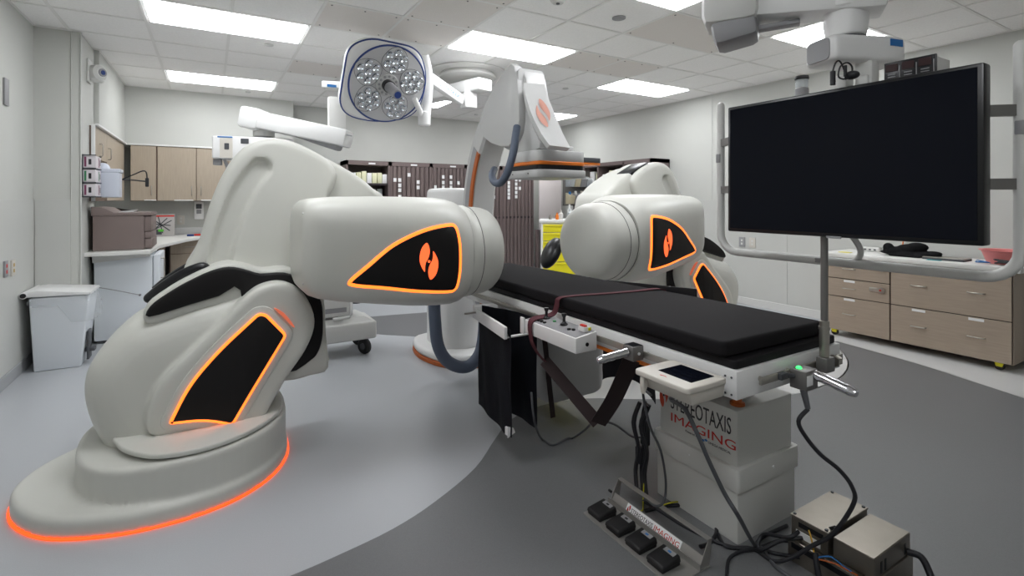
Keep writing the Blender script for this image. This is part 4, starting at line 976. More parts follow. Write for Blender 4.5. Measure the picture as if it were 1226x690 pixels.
# ================================================================== CABINETS, LEFT BACK CORNER
ORD = ['leftmost', 'second from left', 'third from left', 'fourth from left', 'fifth from left', 'sixth from left', 'seventh from left', 'eighth from left', 'ninth from left']
def handle(par, a, b_, out, r=.005, m=STEEL):
    """bar pull from a to b standing off by vector out"""
    a, b_, out = Vector(a), Vector(b_), Vector(out)
    q = MB(); q.tube([a, a + out * .8, a + out + (b_ - a) * .08, b_ + out - (b_ - a) * .08, b_ + out * .8, b_], r, 8); return part('handle', q, m, par, 60)
def wallcab(nm, label, x0, x1, y0, y1, z0, z1, face, doors, grp):
    """face '-y' or '+x'; doors: list of (u0,u1,handle_u,z0,z1)"""
    r_ = thing(nm, label, 'cabinet', ((x0 + x1) / 2, (y0 + y1) / 2, z0), grp)
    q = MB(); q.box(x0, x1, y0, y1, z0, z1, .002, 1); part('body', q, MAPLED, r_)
    for (u0, u1, hu, a, c_) in doors:
        q = MB()
        if face == '-y': q.box(u0 + .004, u1 - .004, y0 - .02, y0, a + .004, c_ - .004, .002, 1)
        else: q.box(x1, x1 + .02, u0 + .004, u1 - .004, a + .004, c_ - .004, .002, 1)
        d = part('door', q, MAPLE, r_)
        if hu is not None:
            if face == '-y': handle(d, (hu, y0 - .02, a + .08), (hu, y0 - .02, a + .20), (0, -.028, 0))
            else: handle(d, (x1 + .02, hu, c_ - .28), (x1 + .02, hu, c_ - .16), (.028, 0, 0))
    return r_
CB0, CB1 = 1.385, 2.12
wallcab('wall_cabinet', 'narrow maple wall cabinet in the back corner, left of two wider ones', -.90, -.60, 8.24, 8.58, CB0, CB1, '-y', [(-.90, -.62, -.67, CB0, CB1)], 'maple wall cabinets')
wallcab('wall_cabinet', 'middle maple wall cabinet above the back counter', -.60, -.165, 8.24, 8.58, CB0, CB1, '-y', [(-.61, -.165, -.22, CB0, CB1)], 'maple wall cabinets')
wallcab('wall_cabinet', 'right maple wall cabinet partly hidden by the robot shroud', -.165, .62, 8.24, 8.58, CB0, CB1, '-y', [(-.165, .22, -.11, CB0, CB1), (.22, .62, .56, CB0, CB1)], 'maple wall cabinets')
r_ = wallcab('wall_cabinet', 'maple corner cabinet on the left wall above the printer, open niche below', XL, -.98, 6.26, 8.22, CB0, CB1, '+x', [(6.26, 6.93, 6.50, 1.80, CB1), (6.93, 8.2, 7.0, CB0, CB1)], 'maple wall cabinets')
q = MB(); q.box(-.982, -.976, 6.29, 6.90, CB0 + .02, 1.79); part('niche_shade_plate', q, mat('shadowed_niche_laminate', (112, 94, 80)), r_)  # flush plate on a solid body, niche shade put into its colour
q = MB(); q.box(-.985, -.955, 6.24, 6.26, CB0, CB1 + .01, .002); q.box(-.96, -.93, 6.26, 8.22, CB1, CB1 + .02, .002); q.box(-.93, 1.08, 8.205, 8.24, CB1, CB1 + .02, .002); struct('trim_22', q, WHT)
# price strips below the doors
q = MB(); q.box(-.75, -.62, 8.214, 8.218, 1.387, 1.40); o = part('label_strip', q, PAPER, r_, 0)
q = MB(); q.box(-.42, -.20, 8.214, 8.218, 1.387, 1.40); q.box(-.11, .1, 8.214, 8.218, 1.387, 1.40); o = part('label_strip', q, PAPER, r_, 0)
# L-shaped worktop
q = MB(); q.prism([(XL, 6.02), (-.50, 6.02), (-.47, 6.7), (-.25, 7.55), (-.1, 7.9), (.9, 7.9), (.9, 8.6), (XL, 8.6)], XY, .868, .905, .005, 2)
single('worktop', q, COUNTER, 'white L-shaped worktop along the left back corner', 'countertop', (-.9, 7.2, .868))
q = MB(); q.box(-.93, .9, 8.585, 8.6, .905, 1.0, .002); struct('trim_23', q, WHT)
# base cabinets under it
r_ = thing('base_cabinet', 'maple base cabinet with drawer and door under the back worktop', 'cabinet', (.2, 8.2, 0))
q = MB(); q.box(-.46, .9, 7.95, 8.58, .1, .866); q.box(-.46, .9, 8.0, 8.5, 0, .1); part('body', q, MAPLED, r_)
for (a, c_) in ((-.45, .0), (.0, .44), (.44, .88)):
    q = MB(); q.box(a + .004, c_ - .004, 7.93, 7.95, .69, .86, .002, 1); d = part('drawer', q, MAPLE, r_); handle(d, ((a + c_) / 2 - .06, 7.93, .775), ((a + c_) / 2 + .06, 7.93, .775), (0, -.025, 0))
    q = MB(); q.box(a + .004, c_ - .004, 7.93, 7.95, .105, .684, .002, 1); part('door', q, MAPLE, r_)
r_ = thing('base_cabinet', 'maple base cabinet facing right in the corner, beyond the fridge', 'cabinet', (-.8, 7.4, 0))
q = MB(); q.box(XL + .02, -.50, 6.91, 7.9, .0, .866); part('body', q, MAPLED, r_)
for k in range(3):
    q = MB(); q.box(-.50, -.48, 6.93, 7.45, .12 + .25 * k, .36 + .25 * k, .002, 1); d = part('drawer', q, MAPLE, r_); handle(d, (-.48, 7.06, .3 + .25 * k), (-.48, 7.18, .3 + .25 * k), (.025, 0, 0))
# fridge and freezer door
r_ = thing('small_fridge', 'white under-counter refrigerator below the printer', 'refrigerator', (-.72, 6.5, 0))
q = MB(); q.box(-.96, -.50, 6.22, 6.78, .03, .845, .006); part('body', q, FRIDGE, r_)
q = MB(); q.box(-.495, -.435, 6.22, 6.78, .04, .845, .01, 3); d = part('door', q, FRIDGE, r_); handle(d, (-.435, 6.28, .6), (-.435, 6.28, .8), (.03, 0, 0), .006)
q = MB(); q.box(-.94, -.52, 6.24, 6.76, 0, .03); part('foot', q, GRYD, r_)
q = MB(); q.box(XL + .02, -.97, 6.50, 6.9, .0, .86, .004); q.hexa([(-.97, 6.195, .79), (-.52, 6.195, .83), (-.52, 6.215, .83), (-.97, 6.215, .79), (-.97, 6.195, .866), (-.52, 6.195, .866), (-.52, 6.215, .866), (-.97, 6.215, .866)]); single('filler_panel', q, WHP, 'white filler panel between fridge and left wall', 'panel', (-1.1, 6.5, 0))
# printer
r_ = thing('printer', 'large taupe printer on the white worktop at left', 'printer', (-.73, 6.45, .905))
q = MB(); q.prism([(6.15, .91), (6.72, .91), (6.72, 1.245), (6.15, 1.245)], YZ, -.96, -.56, .008, 2); bd = part('body', q, PRN, r_)
q = MB(); q.prism([(-.97, 1.243), (-.50, 1.243), (-.50, 1.272), (-.80, 1.276), (-.87, 1.32), (-.97, 1.33)], XZ, 6.14, 6.72, .006, 2); part('top_cover', q, PRN, r_)
for k in range(3):
    q = MB(); q.box(-.56, -.505 + (.0 if k else .005), 6.16, 6.71, .915 + [0, .10, .17][k], [1.01, 1.08, 1.238][k], .006, 2); part('tray', q, PRN, r_)
q = MB(); q.hexa([(-.78, 6.25, 1.275), (-.66, 6.25, 1.275), (-.66, 6.5, 1.275), (-.78, 6.5, 1.275), (-.76, 6.27, 1.285), (-.64, 6.22, 1.30), (-.64, 6.46, 1.30), (-.76, 6.5, 1.285)]); part('paper', q, PAPER, r_, label='white sheet in the output tray')
# glove box holder on the pilaster, hand-gel and white tank
r_ = thing('glove_box_holder', 'clear wire holder with six glove boxes on the left pilaster', 'glove dispenser', (-.93, 6.05, 1.45))
q = MB(); q.box(-.995, -.985, 5.87, 6.14, 1.42, 1.81); 
for z in (1.42, 1.55, 1.68, 1.80): q.box(-.985, -.89, 5.865, 5.872, z, z + .008); q.box(-.985, -.89, 6.13, 6.138, z, z + .008)
part('holder_frame', q, GRYD, r_)
cols = [('white_glove_box', (216, 210, 214)), ('green_glove_box', (118, 160, 130))]
for k in range(3):
    for j in range(2):
        q = MB(); z = 1.432 + .128 * k; q.box(-.984, -.895, 5.877 + .13 * j, 5.997 + .13 * j, z, z + .112, .003, 1); g_ = part('glove_box', q, mat(*cols[0]), r_)
        q = MB(); y_ = 5.872 + .13 * j; q.box(-.975, -.960, 5.8755, 5.878, z + .01, z + .1) if j == 0 else q.box(-.8965, -.894, 6.02, 6.05, z + .01, z + .1); part('stripe', q, mat('plum_print', (120, 60, 90)) if k != 1 else mat('green_print', (60, 130, 90)), g_)
        q = MB(); q.box(-.945, -.925, 5.8750, 5.878, z + .03, z + .08) if j == 0 else q.box(-.8965, -.8938, 6.08, 6.10, z + .03, z + .08); part('print', q, INK, g_)
r_ = thing('wall_dispenser', 'pale plastic dispenser bin beside the glove boxes, above the printer', 'dispenser', (-.86, 6.3, 1.42))
q = MB(); q.box(-.985, -.76, 6.17, 6.36, 1.42, 1.68, .012, 3); part('body', q, mat('pale_blue_plastic', (206, 212, 224), .4), r_)
q = MB(); q.box(-.99, -.75, 6.165, 6.365, 1.66, 1.70, .01, 3); q.ball((-.90, 6.26, 1.70), .06, 16, 8); part('lid', q, mat('pale_blue_plastic', (206, 212, 224), .4), r_)
pts = smooth2([(-.75, 6.27, 1.60), (-.66, 6.27, 1.65), (-.585, 6.28, 1.69), (-.555, 6.28, 1.67), (-.55, 6.28, 1.58)], 4, closed=False)
q = MB(); q.tube(pts, .006, 8); q.tube([(-.75, 6.27, 1.60), (-.65, 6.28, 1.595), (-.56, 6.28, 1.585)], .007, 8); q.box(-.565, -.535, 6.27, 6.295, 1.53, 1.62, .006); part('black_arm', q, CABLE, r_)
# wall camera on the pilaster
cp = Vector((-.93, 6.22, 2.62)); r_ = thing('wall_camera', 'small white round wall camera high on the left pilaster', 'camera', tuple(cp))
q = MB(); q.box(-1.0, -.985, 6.13, 6.31, 2.52, 2.74, .01, 3); part('back_plate', q, WHP, r_)
q = MB(); q.cyl(cp + Vector((-.06, .03, 0)), cp + Vector((.04, -.05, -.0)), .075, 28, bev=.02); q.box(-.99, -.88, 6.17, 6.27, 2.53, 2.66, .03, 3); hs_ = part('housing', q, WHP, r_)
q = MB(); q.cyl(cp + Vector((.035, -.046, 0)), cp + Vector((.047, -.056, 0)), .038, 24); ln = part('lens', q, GRYP, r_)
q = MB(); q.cyl(cp + Vector((.045, -.054, 0)), cp + Vector((.050, -.058, 0)), .022, 20); part('lens_glass', q, BLUE, ln)
# things on the corner worktop
r_ = thing('soap_dispenser', 'white wall soap dispenser with dark window below the maple cabinets', 'soap dispenser', (-.13, 8.56, 1.15))
q = MB(); q.box(-.20, -.08, 8.5, 8.6, 1.12, 1.38, .012, 3); b_ = part('body', q, WHT, r_)
q = MB(); q.box(-.175, -.105, 8.494, 8.502, 1.27, 1.34, .004); part('window', q, GRYD, b_); q = MB(); q.box(-.17, -.11, 8.495, 8.502, 1.20, 1.26, .004); part('lower_window', q, GRYP, b_)
q = MB(); q.box(-.73, -.42, 8.25, 8.37, .906, 1.20, .003); bx_ = single('picture_carton', q, mat('grey_carton_print', (176, 172, 170)), 'carton with black and green picture on the back worktop', 'box', (-.57, 8.3, .906))
q = MB(); 
for (a0, a1) in (((-.68, .96), (-.5, 1.15)), ((-.70, 1.08), (-.46, 1.05)), ((-.66, 1.14), (-.47, .98)), ((-.60, 1.17), (-.55, .95)), ((-.64, 1.0), (-.45, 1.12))):
    q.bar((a0[0], 8.2485, a0[1]), (a1[0], 8.2485, a1[1]), .002, .012)
q.box(-.68, -.56, 8.2475, 8.2495, .93, 1.0); part('print', q, GRYD, bx_, 0)
q = MB(); q.box(-.60, -.54, 8.2465, 8.2492, .97, 1.0); part('green_print', q, mat('bright_green_print', (90, 190, 60)), bx_, 0)
q = MB(); q.box(-.73, -.42, 8.2480, 8.2495, 1.17, 1.19); part('red_print', q, RED, bx_, 0)
bowl = atZ(158, 291, .905)
for k, (x, y, c_, lb) in enumerate(((-.22, 8.1, BLUE, 'small dark blue item on the back worktop beside the robot shroud'), (-.14, 8.15, RED, 'small red item on the back worktop beside the robot shroud'), (-.06, 8.08, INK, 'small black item on the back worktop, nearest the robot shroud'))):
    q = MB(); q.box(x - .05, x + .03, y - .03, y + .03, .905, .93, .005); single('small_item', q, c_, lb, 'supplies', (x, y, .905))
# wall switches, outlets and the sign plate
def plate(label, c, ax, w_, h_, m=CRM, extra=None, cat='outlet', nm='wall_outlet'):
    q = MB(); x, y, z = c
    if ax == 'x+': q.box(x, x + .012, y - w_ / 2, y + w_ / 2, z - h_ / 2, z + h_ / 2, .002)
    elif ax == 'x-': q.box(x - .012, x, y - w_ / 2, y + w_ / 2, z - h_ / 2, z + h_ / 2, .002)
    else: q.box(x - w_ / 2, x + w_ / 2, y - .012, y, z - h_ / 2, z + h_ / 2, .002)
    r_ = thing(nm, label, cat, c); part('cover_plate', q, m, r_)
    s_ = -1 if ax == 'x-' else 1
    for dz in (-.022, .022):
        q = MB()
        if ax[0] == 'x': q.box(x + s_ * .011 - .002, x + s_ * .011 + .003, y - .012, y + .012, z + dz - .013, z + dz + .013, .001, 1)
        else: q.box(x - .012, x + .012, y - .014, y - .010, z + dz - .013, z + dz + .013, .001, 1)
        part('socket', q, extra or WHP, r_)
plate('grey outlet plate with red sockets on the left wall', (XL + .006, 5.12, .885), 'x+', .075, .12, GRYP, RED)
plate('cream outlet plate beside the red-socket outlet on left wall', (XL + .006, 5.28, .875), 'x+', .075, .12, CRM, mat('ochre_socket', (190, 160, 90)))
plate('grey outlet plate on the right wall, left of the cream one', (XR - .006, 4.19, .835), 'x-', .085, .13, GRYP)
plate('cream outlet plate on the right wall below the monitor frame', (XR - .006, 4.04, .835), 'x-', .085, .13, CRM)
plate('cream outlet above the back worktop right of the carton', (-.36, 8.6, 1.11), 'y', .09, .13, CRM)
q = MB(); q.box(XL + .001, XL + .014, 5.10, 5.19, 2.10, 2.30, .002); single('sign_plate', q, GRYP, 'small grey plate high on the left wall', 'sign', (XL, 5.15, 2.2))
# ================================================================== PEDAL BIN
r_ = thing('waste_bin', 'white pedal bin with clear liner bag against the left wall', 'bin', (-1.05, 5.6, 0))
q = MB(); q.hexa([(-1.225, 5.47, 0), (-.93, 5.47, 0), (-.93, 5.80, 0), (-1.225, 5.80, 0), (-1.25, 5.45, .60), (-.87, 5.45, .60), (-.87, 5.82, .60), (-1.25, 5.82, .60)], .012, 3); bd = part('body', q, FRIDGE, r_)
q = MB(); q.prism([(-1.27, .615), (-.86, .605), (-.86, .625), (-1.20, .665), (-1.27, .655)], XZ, 5.43, 5.84, .006, 2); part('lid', q, WHT, r_)
q = MB(); q.cyl((-1.275, 5.42, .632), (-1.275, 5.85, .632), .026, 16, bev=.002); lr = part('hinge_tube', q, WHT, r_)
q = MB(); q.cyl((-1.275, 5.415, .632), (-1.275, 5.43, .632), .019, 16); part('hinge_hole', q, BLKG, lr)
q = MB(); q.box(-.93, -.85, 5.55, 5.62, .10, .13, .006); q.box(-.90, -.885, 5.52, 5.64, .04, .28, .003); part('pedal', q, GRYD, r_)
random.seed(3)
q = MB(); rows = []
for j in range(10):
    v = j / 9; row = []
    for i in range(28):
        a = 2 * PI * i / 28; c_, s_ = math.cos(a), math.sin(a)
        rx = .194 + .012 * math.sin(v * PI) + random.uniform(-.008, .008); ry = .20 + .02 * math.sin(v * PI) + random.uniform(-.008, .008)
        ex = 5; k = (abs(c_) ** ex + abs(s_) ** ex) ** (-1 / ex)
        xo = .045 * v * (1 - v * .3) if c_ > 0 else -.01
        row.append(q.bm.verts.new((-1.06 + rx * k * c_ + xo, 5.635 + ry * k * s_, .605 - .22 * v * (1 if c_ > .2 else .35) + random.uniform(-.006, .006))))
    rows.append(row)
for A, Bq in zip(rows, rows[1:]):
    for i in range(28): q.bm.faces.new((A[i], A[(i + 1) % 28], Bq[(i + 1) % 28], Bq[i]))
part('liner_bag', q, BAG, r_, 80, label='translucent plastic liner bag')
q = MB(); c = Vector((-.62, 5.95, .44)); q.tube([(-.97, 6.19, .57), (-.8, 6.18, .52), (-.60, 6.2, .45)], .004, 6); q.ball((-.6, 6.2, .45), .012); single('wire_rod', q, GRYP, 'thin grey rod with round tip in front of the fridge', 'rod', (-.6, 6.2, .45))

# ================================================================== BACK WALL CABINETS
def tambour(label, x0, x1, open_, lab):
    r_ = thing('storage_cabinet', label, 'cabinet', ((x0 + x1) / 2, 8.35, 0), 'brown storage cabinets along the back wall')
    yf, z1 = 8.15, 2.03
    q = MB(); q.box(x0, x0 + .03, yf, 8.58, 0, z1); q.box(x1 - .03, x1, yf, 8.58, 0, z1); q.box(x0, x1, yf, 8.58, z1 - .07, z1); q.box(x0, x1, 8.56, 8.58, 0, z1); q.box(x0, x1, yf + .02, 8.58, 0, .06); part('carcass', q, BRN, r_, 0)
    if open_:
        for z in (.5, .95, 1.4, 1.64):
            q = MB(); q.box(x0 + .03, x1 - .03, yf + .02, 8.56, z, z + .03); part('shelf', q, BRND, r_, 0)
    else:
        n_ = 8; wd = (x1 - x0 - .07) / n_
        for k in range(n_):
            q = MB(); xa = x0 + .035 + wd * k; q.prism([(xa + .004, yf + .012), (xa + wd * .3, yf - .006), (xa + wd * .7, yf - .006), (xa + wd - .004, yf + .012)], XY, .06, z1 - .075); sl = part('slat', q, BRN, r_, 0)
            for z in lab.get(k, []):
                q = MB(); q.box(xa + wd * .18, xa + wd * .82, yf - .010, yf - .005, z - .03, z + .03); part('label_sticker', q, PAPER, sl, 0)
        q = MB(); q.box(x0 + .03, x1 - .03, yf - .004, yf + .01, 1.05, 1.09); part('lock_rail', q, BRND, r_, 0)
    q = MB(); q.box(x0 + .35, x0 + .46, yf - .008, yf, z1 - .055, z1 - .03); part('name_plate', q, PAPER, r_, 0)
    return r_
W6 = .717
tambour('open brown storage cabinet with boxes on shelves behind the robot shroud', 1.84, 2.545, True, {})
tambour('brown slatted cabinet right of the open one, two label rows', 2.55, 3.265, False, {0: [1.73], 1: [1.73, 1.64, 1.56, 1.45], 3: [1.82], 5: [1.70, 1.61]})
tambour('brown slatted cabinet left of the imaging arm', 3.27, 3.925, False, {0: [1.62], 2: [1.80, 1.70, 1.62, 1.54, 1.46], 4: [1.80, 1.70, 1.62], 6: [1.70]})
tambour('brown slatted cabinet directly behind the imaging arm', 3.93, 4.655, False, {1: [1.72, 1.64], 6: [1.45]})
tambour('brown slatted cabinet right of the imaging arm, full of white labels', 4.66, 5.38, False, {1: [1.72, 1.65, 1.58, 1.51, 1.44], 3: [1.78, 1.70, 1.62, 1.54, 1.46], 4: [1.78, 1.62]})
random.seed(11)
for k in range(7):
    x = 1.93 + .085 * k; h = random.uniform(.14, .2); q = MB(); q.box(x, x + .075, 8.22, 8.5, 1.67, 1.67 + h, .004)
    single('supply_box', q, mat('pale_yellow_carton', (226, 226, 190)) if k % 3 else PAPER, 'pale carton on the top shelf of the open back cabinet, ' + ORD[k], 'box', (x, 8.3, 1.67), 'cartons on the top shelf of the open cabinet')
for k in range(5):
    x = 1.98 + .11 * k; q = MB(); q.cyl((x, 8.32, 1.43), (x, 8.32, 1.43 + .15), .045, 14, bev=.005); single('white_roll', q, WHP if k % 2 else mat('clear_blister', (190, 198, 196), .3), 'white round container on the second shelf of the open back cabinet, ' + ORD[k], 'container', (x, 8.32, 1.43), 'round containers in the open cabinet')
# pale board and brown panel
r_ = thing('pale_board', 'plain pale board on legs right of the slatted cabinets', 'panel', (5.7, 8.03, 0)); q = MB(); q.box(5.43, 5.95, 8.02, 8.05, .82, 1.80, .004); part('board', q, mat('pale_grey_board', (208, 200, 198), .6), r_)
for x in (5.46, 5.92): q = MB(); q.box(x - .015, x + .015, 8.02, 8.05, 0, .83); part('leg', q, STEELD, r_)
q = MB()
for k in range(3): q.box(5.42 + .1 * k, 5.50 + .1 * k, 8.10, 8.16, 0, .82, .004)
single('brown_low_panel', q, BRN, 'low brown slatted panel below the pale board', 'panel', (5.5, 8.1, 0))
# supply rack with bins
Rk = thing('supply_rack', 'grey column rack holding two rows of supply bins, beyond the detector', 'rack', (5.55, 7.0, 0))
rx, ry = 5.35, 6.75
q = MB(); q.box(rx - .02, rx + .03, ry + .06, ry + .11, 0, 1.95, .004); q.box(rx - .25, rx + .30, ry + .05, ry + .09, 1.30, 1.90, .003); q.box(rx - .25, rx + .3, ry - .12, ry + .3, 0, .04); part('column', q, STEELD, Rk)
random.seed(5)
for j, z in enumerate((1.33, 1.62)):
    for k in range(4):
        x = rx - .22 + .125 * k
        q = MB(); q.hexa([(x, ry - .05, z), (x + .11, ry - .05, z), (x + .11, ry + .05, z), (x, ry + .05, z), (x, ry - .09, z + .13), (x + .11, ry - .09, z + .13), (x + .11, ry + .05, z + .19), (x, ry + .05, z + .19)], .004, 1)
        bn = part('bin', q, [mat('beige_bin', (196, 186, 158)), GRYP, CLEAR][(j * 2 + k) % 3], Rk)
        q = MB(); q.cyl((x + .055, ry, z + .1), (x + .055, ry, z + .17 + random.uniform(0, .06)), .022, 10, bev=.004); part('bottle', q, [WHP, CRM, BLUB, GRYP][random.randrange(4)], bn)
# open cabinets on the right wall (upper part shows above robot)
Rc = thing('storage_cabinet', 'open lit brown cabinet on the right wall behind the right robot', 'cabinet', (5.9, 6.3, 0), 'brown storage cabinets on the right wall')
q = MB()
for y in (5.42, 6.0, 6.62, 7.0): q.box(5.70, 6.10, y, y + .035, 0, 2.03)
q.box(5.70, 6.10, 5.42, 7.035, 1.97, 2.03); q.box(6.08, 6.10, 5.42, 7.035, 0, 2.0); part('carcass', q, BRN, Rc, 0)
for z in (.5, 1.0, 1.4, 1.68):
    q = MB(); q.box(5.74, 6.08, 5.45, 7.0, z, z + .025); part('shelf', q, BRND, Rc, 0)
for k in range(9):
    y = 5.50 + .165 * k; q = MB(); q.box(5.78, 6.0, y, y + .12, 1.706, 1.706 + .13 + .03 * (k % 3), .004); single('supply_box', q, mat('pale_yellow_carton', (226, 226, 190)) if k % 2 else PAPER, 'pale carton in the right wall cabinet above the right robot, ' + ORD[8 - k], 'box', (5.9, y, 1.706), 'cartons in the right wall cabinet')
q = MB(); q.box(5.60, 5.68, 6.86, 7.06, 1.955, 2.03, .004); 
# yellow cart
cx_, cy_ = 4.08, 5.40
Yc = thing('isolation_cart', 'white supply cart with yellow drawers near the back wall', 'cart', (cx_, cy_, 0))
q = MB(); q.box(cx_ - .33, cx_ + .33, cy_ - .22, cy_ + .25, .08, 1.10, .008); q.box(cx_ - .35, cx_ + .35, cy_ - .25, cy_ + .27, 1.10, 1.14, .01); 
for a in (-.27, .27):
    for c_ in (-.17, .19): q.cyl((cx_ + a - .02, cy_ + c_, .04), (cx_ + a + .02, cy_ + c_, .04), .04, 14)
part('body', q, WHT, Yc)
Yc.rotation_euler = (0, 0, -.62)
for k, (z0, z1) in enumerate(((.98, 1.08), (.87, .97), (.76, .86), (.60, .75), (.44, .59), (.12, .43))):
    q = MB(); q.box(cx_ - .30, cx_ + .30, cy_ - .245, cy_ - .22, z0, z1, .004); d = part('drawer', q, YEL, Yc)
    q = MB(); q.box(cx_ - .28, cx_ + .28, cy_ - .262, cy_ - .244, z1 - .022, z1 - .01, .002); part('handle', q, YEL, d)
q = MB(); q.prism([(cx_ - .06, 1.0), (cx_ + .02, 1.0), (cx_ - .02, 1.065)], XZ, cy_ - .247, cy_ - .244); part('warning_mark', q, ORGD, d, 0)
for k, (dx, dy, m_, lb, r0, h) in enumerate(((-.18, -.05, ORG, 'small bottle with orange label on the yellow cart', .022, .09), (-.24, .02, STEEL, 'metal cup at the left edge of the yellow cart top', .02, .06), (-.08, .0, WHP, 'white bottle beside the orange one on the yellow cart', .03, .12), (.02, -.06, CLEAR, 'clear bottle on the middle of the yellow cart top', .03, .14), (.1, .05, WHP, 'tall white spray bottle on the yellow cart', .03, .2))):
    q = MB(); q.lathe([(r0 * .95, 0), (r0, .004), (r0, h * .6), (r0 * .4, h * .75), (r0 * .4, h), (0, h)], (cx_ + dx, cy_ + dy, 1.14), 14); single('bottle', q, m_, lb, 'bottle', (cx_ + dx, cy_ + dy, 1.14), 'bottles on the yellow cart')
# anaesthesia-like cart behind the left pod
Ac = thing('equipment_cart', 'grey wheeled equipment cart on black casters behind the left pod', 'medical cart', (1.0, 4.75, 0))
q = MB(); q.box(.72, 1.30, 4.55, 4.98, .14, .30, .02, 3); q.hexa([(.74, 4.57, .30), (1.27, 4.57, .30), (1.27, 4.96, .30), (.74, 4.96, .30), (.8, 4.62, .34), (1.2, 4.62, .34), (1.2, 4.94, .34), (.8, 4.94, .34)]); part('base', q, WHP, Ac)
q = MB(); q.box(.72, 1.10, 4.60, 4.95, .36, 1.1, .015, 3); part('body', q, WHP, Ac)
q = MB(); q.box(.86, 1.04, 4.595, 4.602, .40, .44); q.box(1.10, 1.22, 4.62, 4.9, .50, .70, .02, 3); part('side_unit', q, GRYP, Ac)
q = MB(); q.cyl((1.16, 4.75, .44), (1.16, 4.75, .62), .055, 18, bev=.01); part('black_canister', q, GRYD, Ac)
q = MB(); q.tube([(1.07, 4.57, .75), (1.07, 4.565, .40), (1.06, 4.57, .36), (.92, 4.58, .35)], .012, 8); q.tube([(1.22, 4.7, .66), (1.29, 4.68, .66), (1.30, 4.67, .60), (1.22, 4.67, .56)], .01, 8); part('handle_rail', q, WHT, Ac)
for (x, y) in ((1.20, 4.60), (.80, 4.60), (1.22, 4.93), (.80, 4.93)):
    q = MB(); q.cyl((x - .02, y - .012, .072), (x + .02, y + .012, .072), .072, 22, bev=.012); wh_ = part('caster', q, RUBBER, Ac)
    q = MB(); q.cyl((x - .024, y - .014, .072), (x + .024, y + .014, .072), .03, 16); part('caster_hub', q, GRYD, wh_)
# ================================================================== RIGHT CABINET ON CASTERS
Dc = thing('drawer_cabinet', 'low maple drawer cabinet on casters along the right wall', 'cabinet', (5.8, 2.1, 0))
q = MB(); q.box(5.52, 6.04, 1.385, 2.82, .065, .81, .002, 1); part('body', q, MAPLEH, Dc)
q = MB(); q.box(5.47, 6.06, 1.33, 2.85, .812, .855, .006); part('countertop', q, COUNTER, Dc)
q = MB(); q.box(5.514, 5.521, 1.39, 2.815, .07, .806); part('gap_shade_board', q, mat('drawer_gap_shade', (70, 58, 50)), Dc, 0)  # dark board behind the drawers, its colour carries the shade of the seams
dr = [(2.235, 2.815, .60, .805, 0), (2.235, 2.815, .415, .597, 1), (2.235, 2.815, .07, .412, 1), (1.39, 2.23, .415, .805, 2), (1.39, 2.23, .07, .412, 3)]
for (y0, y1, z0, z1, kd) in dr:
    q = MB(); q.box(5.50, 5.52, y0 + .004, y1 - .004, z0 + .003, z1 - .003, .0015, 1); d = part('drawer', q, MAPLEH, Dc)
    zc_ = (z0 + z1) / 2 if z1 - z0 < .3 else z0 + (z1 - z0) * .52
    hy = [(y0 + y1) / 2 + .06] if kd < 2 else [y1 - .22, y0 + .22]
    for h_ in hy:
        handle(d, (5.50, h_ - .055, zc_), (5.50, h_ + .055, zc_), (-.026, 0, 0), .005)
        if kd in (1, 3):
            q = MB(); q.box(5.496, 5.501, h_ - .05, h_ + .05, z1 - .03, z1 - .008); part('label_strip', q, PAPER, d, 0)
    if z0 > .4 and kd < 2:
        q = MB(); q.box(5.485, 5.50, y0 + .04, y0 + .17, z1 - .085, z1 - .045, .006); q.cyl((5.48, y0 + .065, z1 - .065), (5.487, y0 + .065, z1 - .065), .03, 16); lk = part('latch', q, STEEL, d)
        q = MB(); q.cyl((5.476, y0 + .07, z1 - .065), (5.481, y0 + .07, z1 - .065), .009, 12); part('lock', q, RED, lk)
for (x, y) in ((5.56, 1.48), (5.56, 2.75), (5.98, 1.48), (5.98, 2.75)):
    q = MB(); q.cyl((x - .014, y, .033), (x + .014, y, .033), .033, 18, bev=.005); c_ = part('caster', q, RUBBER, Dc)
    q = MB(); q.hexa([(x - .018, y - .02, .03), (x + .018, y - .02, .03), (x + .018, y + .02, .03), (x - .018, y + .02, .03), (x - .018, y - .03, .065), (x + .018, y - .03, .065), (x + .018, y + .03, .065), (x - .018, y + .03, .065)]); part('yellow_fork', q, YEL, c_)
# things on it
bcx, bcy = 5.78, 1.50
r_ = thing('pink_basin', 'salmon pink plastic basin at the right end of the drawer cabinet', 'basin', (bcx, bcy, .855))
q = MB(); q.lathe([(.0, 0), (.115, 0), (.12, .004), (.155, .105), (.172, .11), (.172, .116), (.15, .112), (.113, .01), (0, .008)], (bcx, bcy, .856), 40); part('bowl', q, PINK, r_)
def wob(c, r0, n_, h, seed):
    random.seed(seed); return smooth2([(c[0] + r0 * (.7 + .5 * random.random()) * math.cos(k * 1.9), c[1] + r0 * (.7 + .5 * random.random()) * 1.2 * math.sin(k * 1.9), c[2] + h * random.random()) for k in range(n_)], 5, closed=False)
q = MB(); q.tube(wob((5.63, 1.44, .862), .07, 14, .05, 2), .006, 6); single('cable_bundle', q, CABLE, 'coil of black cable in front of the pink basin', 'cable', (5.63, 1.44, .856), smooth=60)
q = MB(); q.tube(wob((5.60, 1.60, .862), .05, 9, .02, 4), .004, 6); single('cable_bundle', q, BLUB, 'loose blue tubing left of the black cable coil', 'tubing', (5.60, 1.60, .856), smooth=60)
q = MB(); q.box(5.60, 5.78, 1.72, 2.02, .856, .874, .003); r_ = single('laptop', q, GRYD, 'closed silver and black laptop left of the pink basin', 'laptop', (5.7, 1.87, .856))
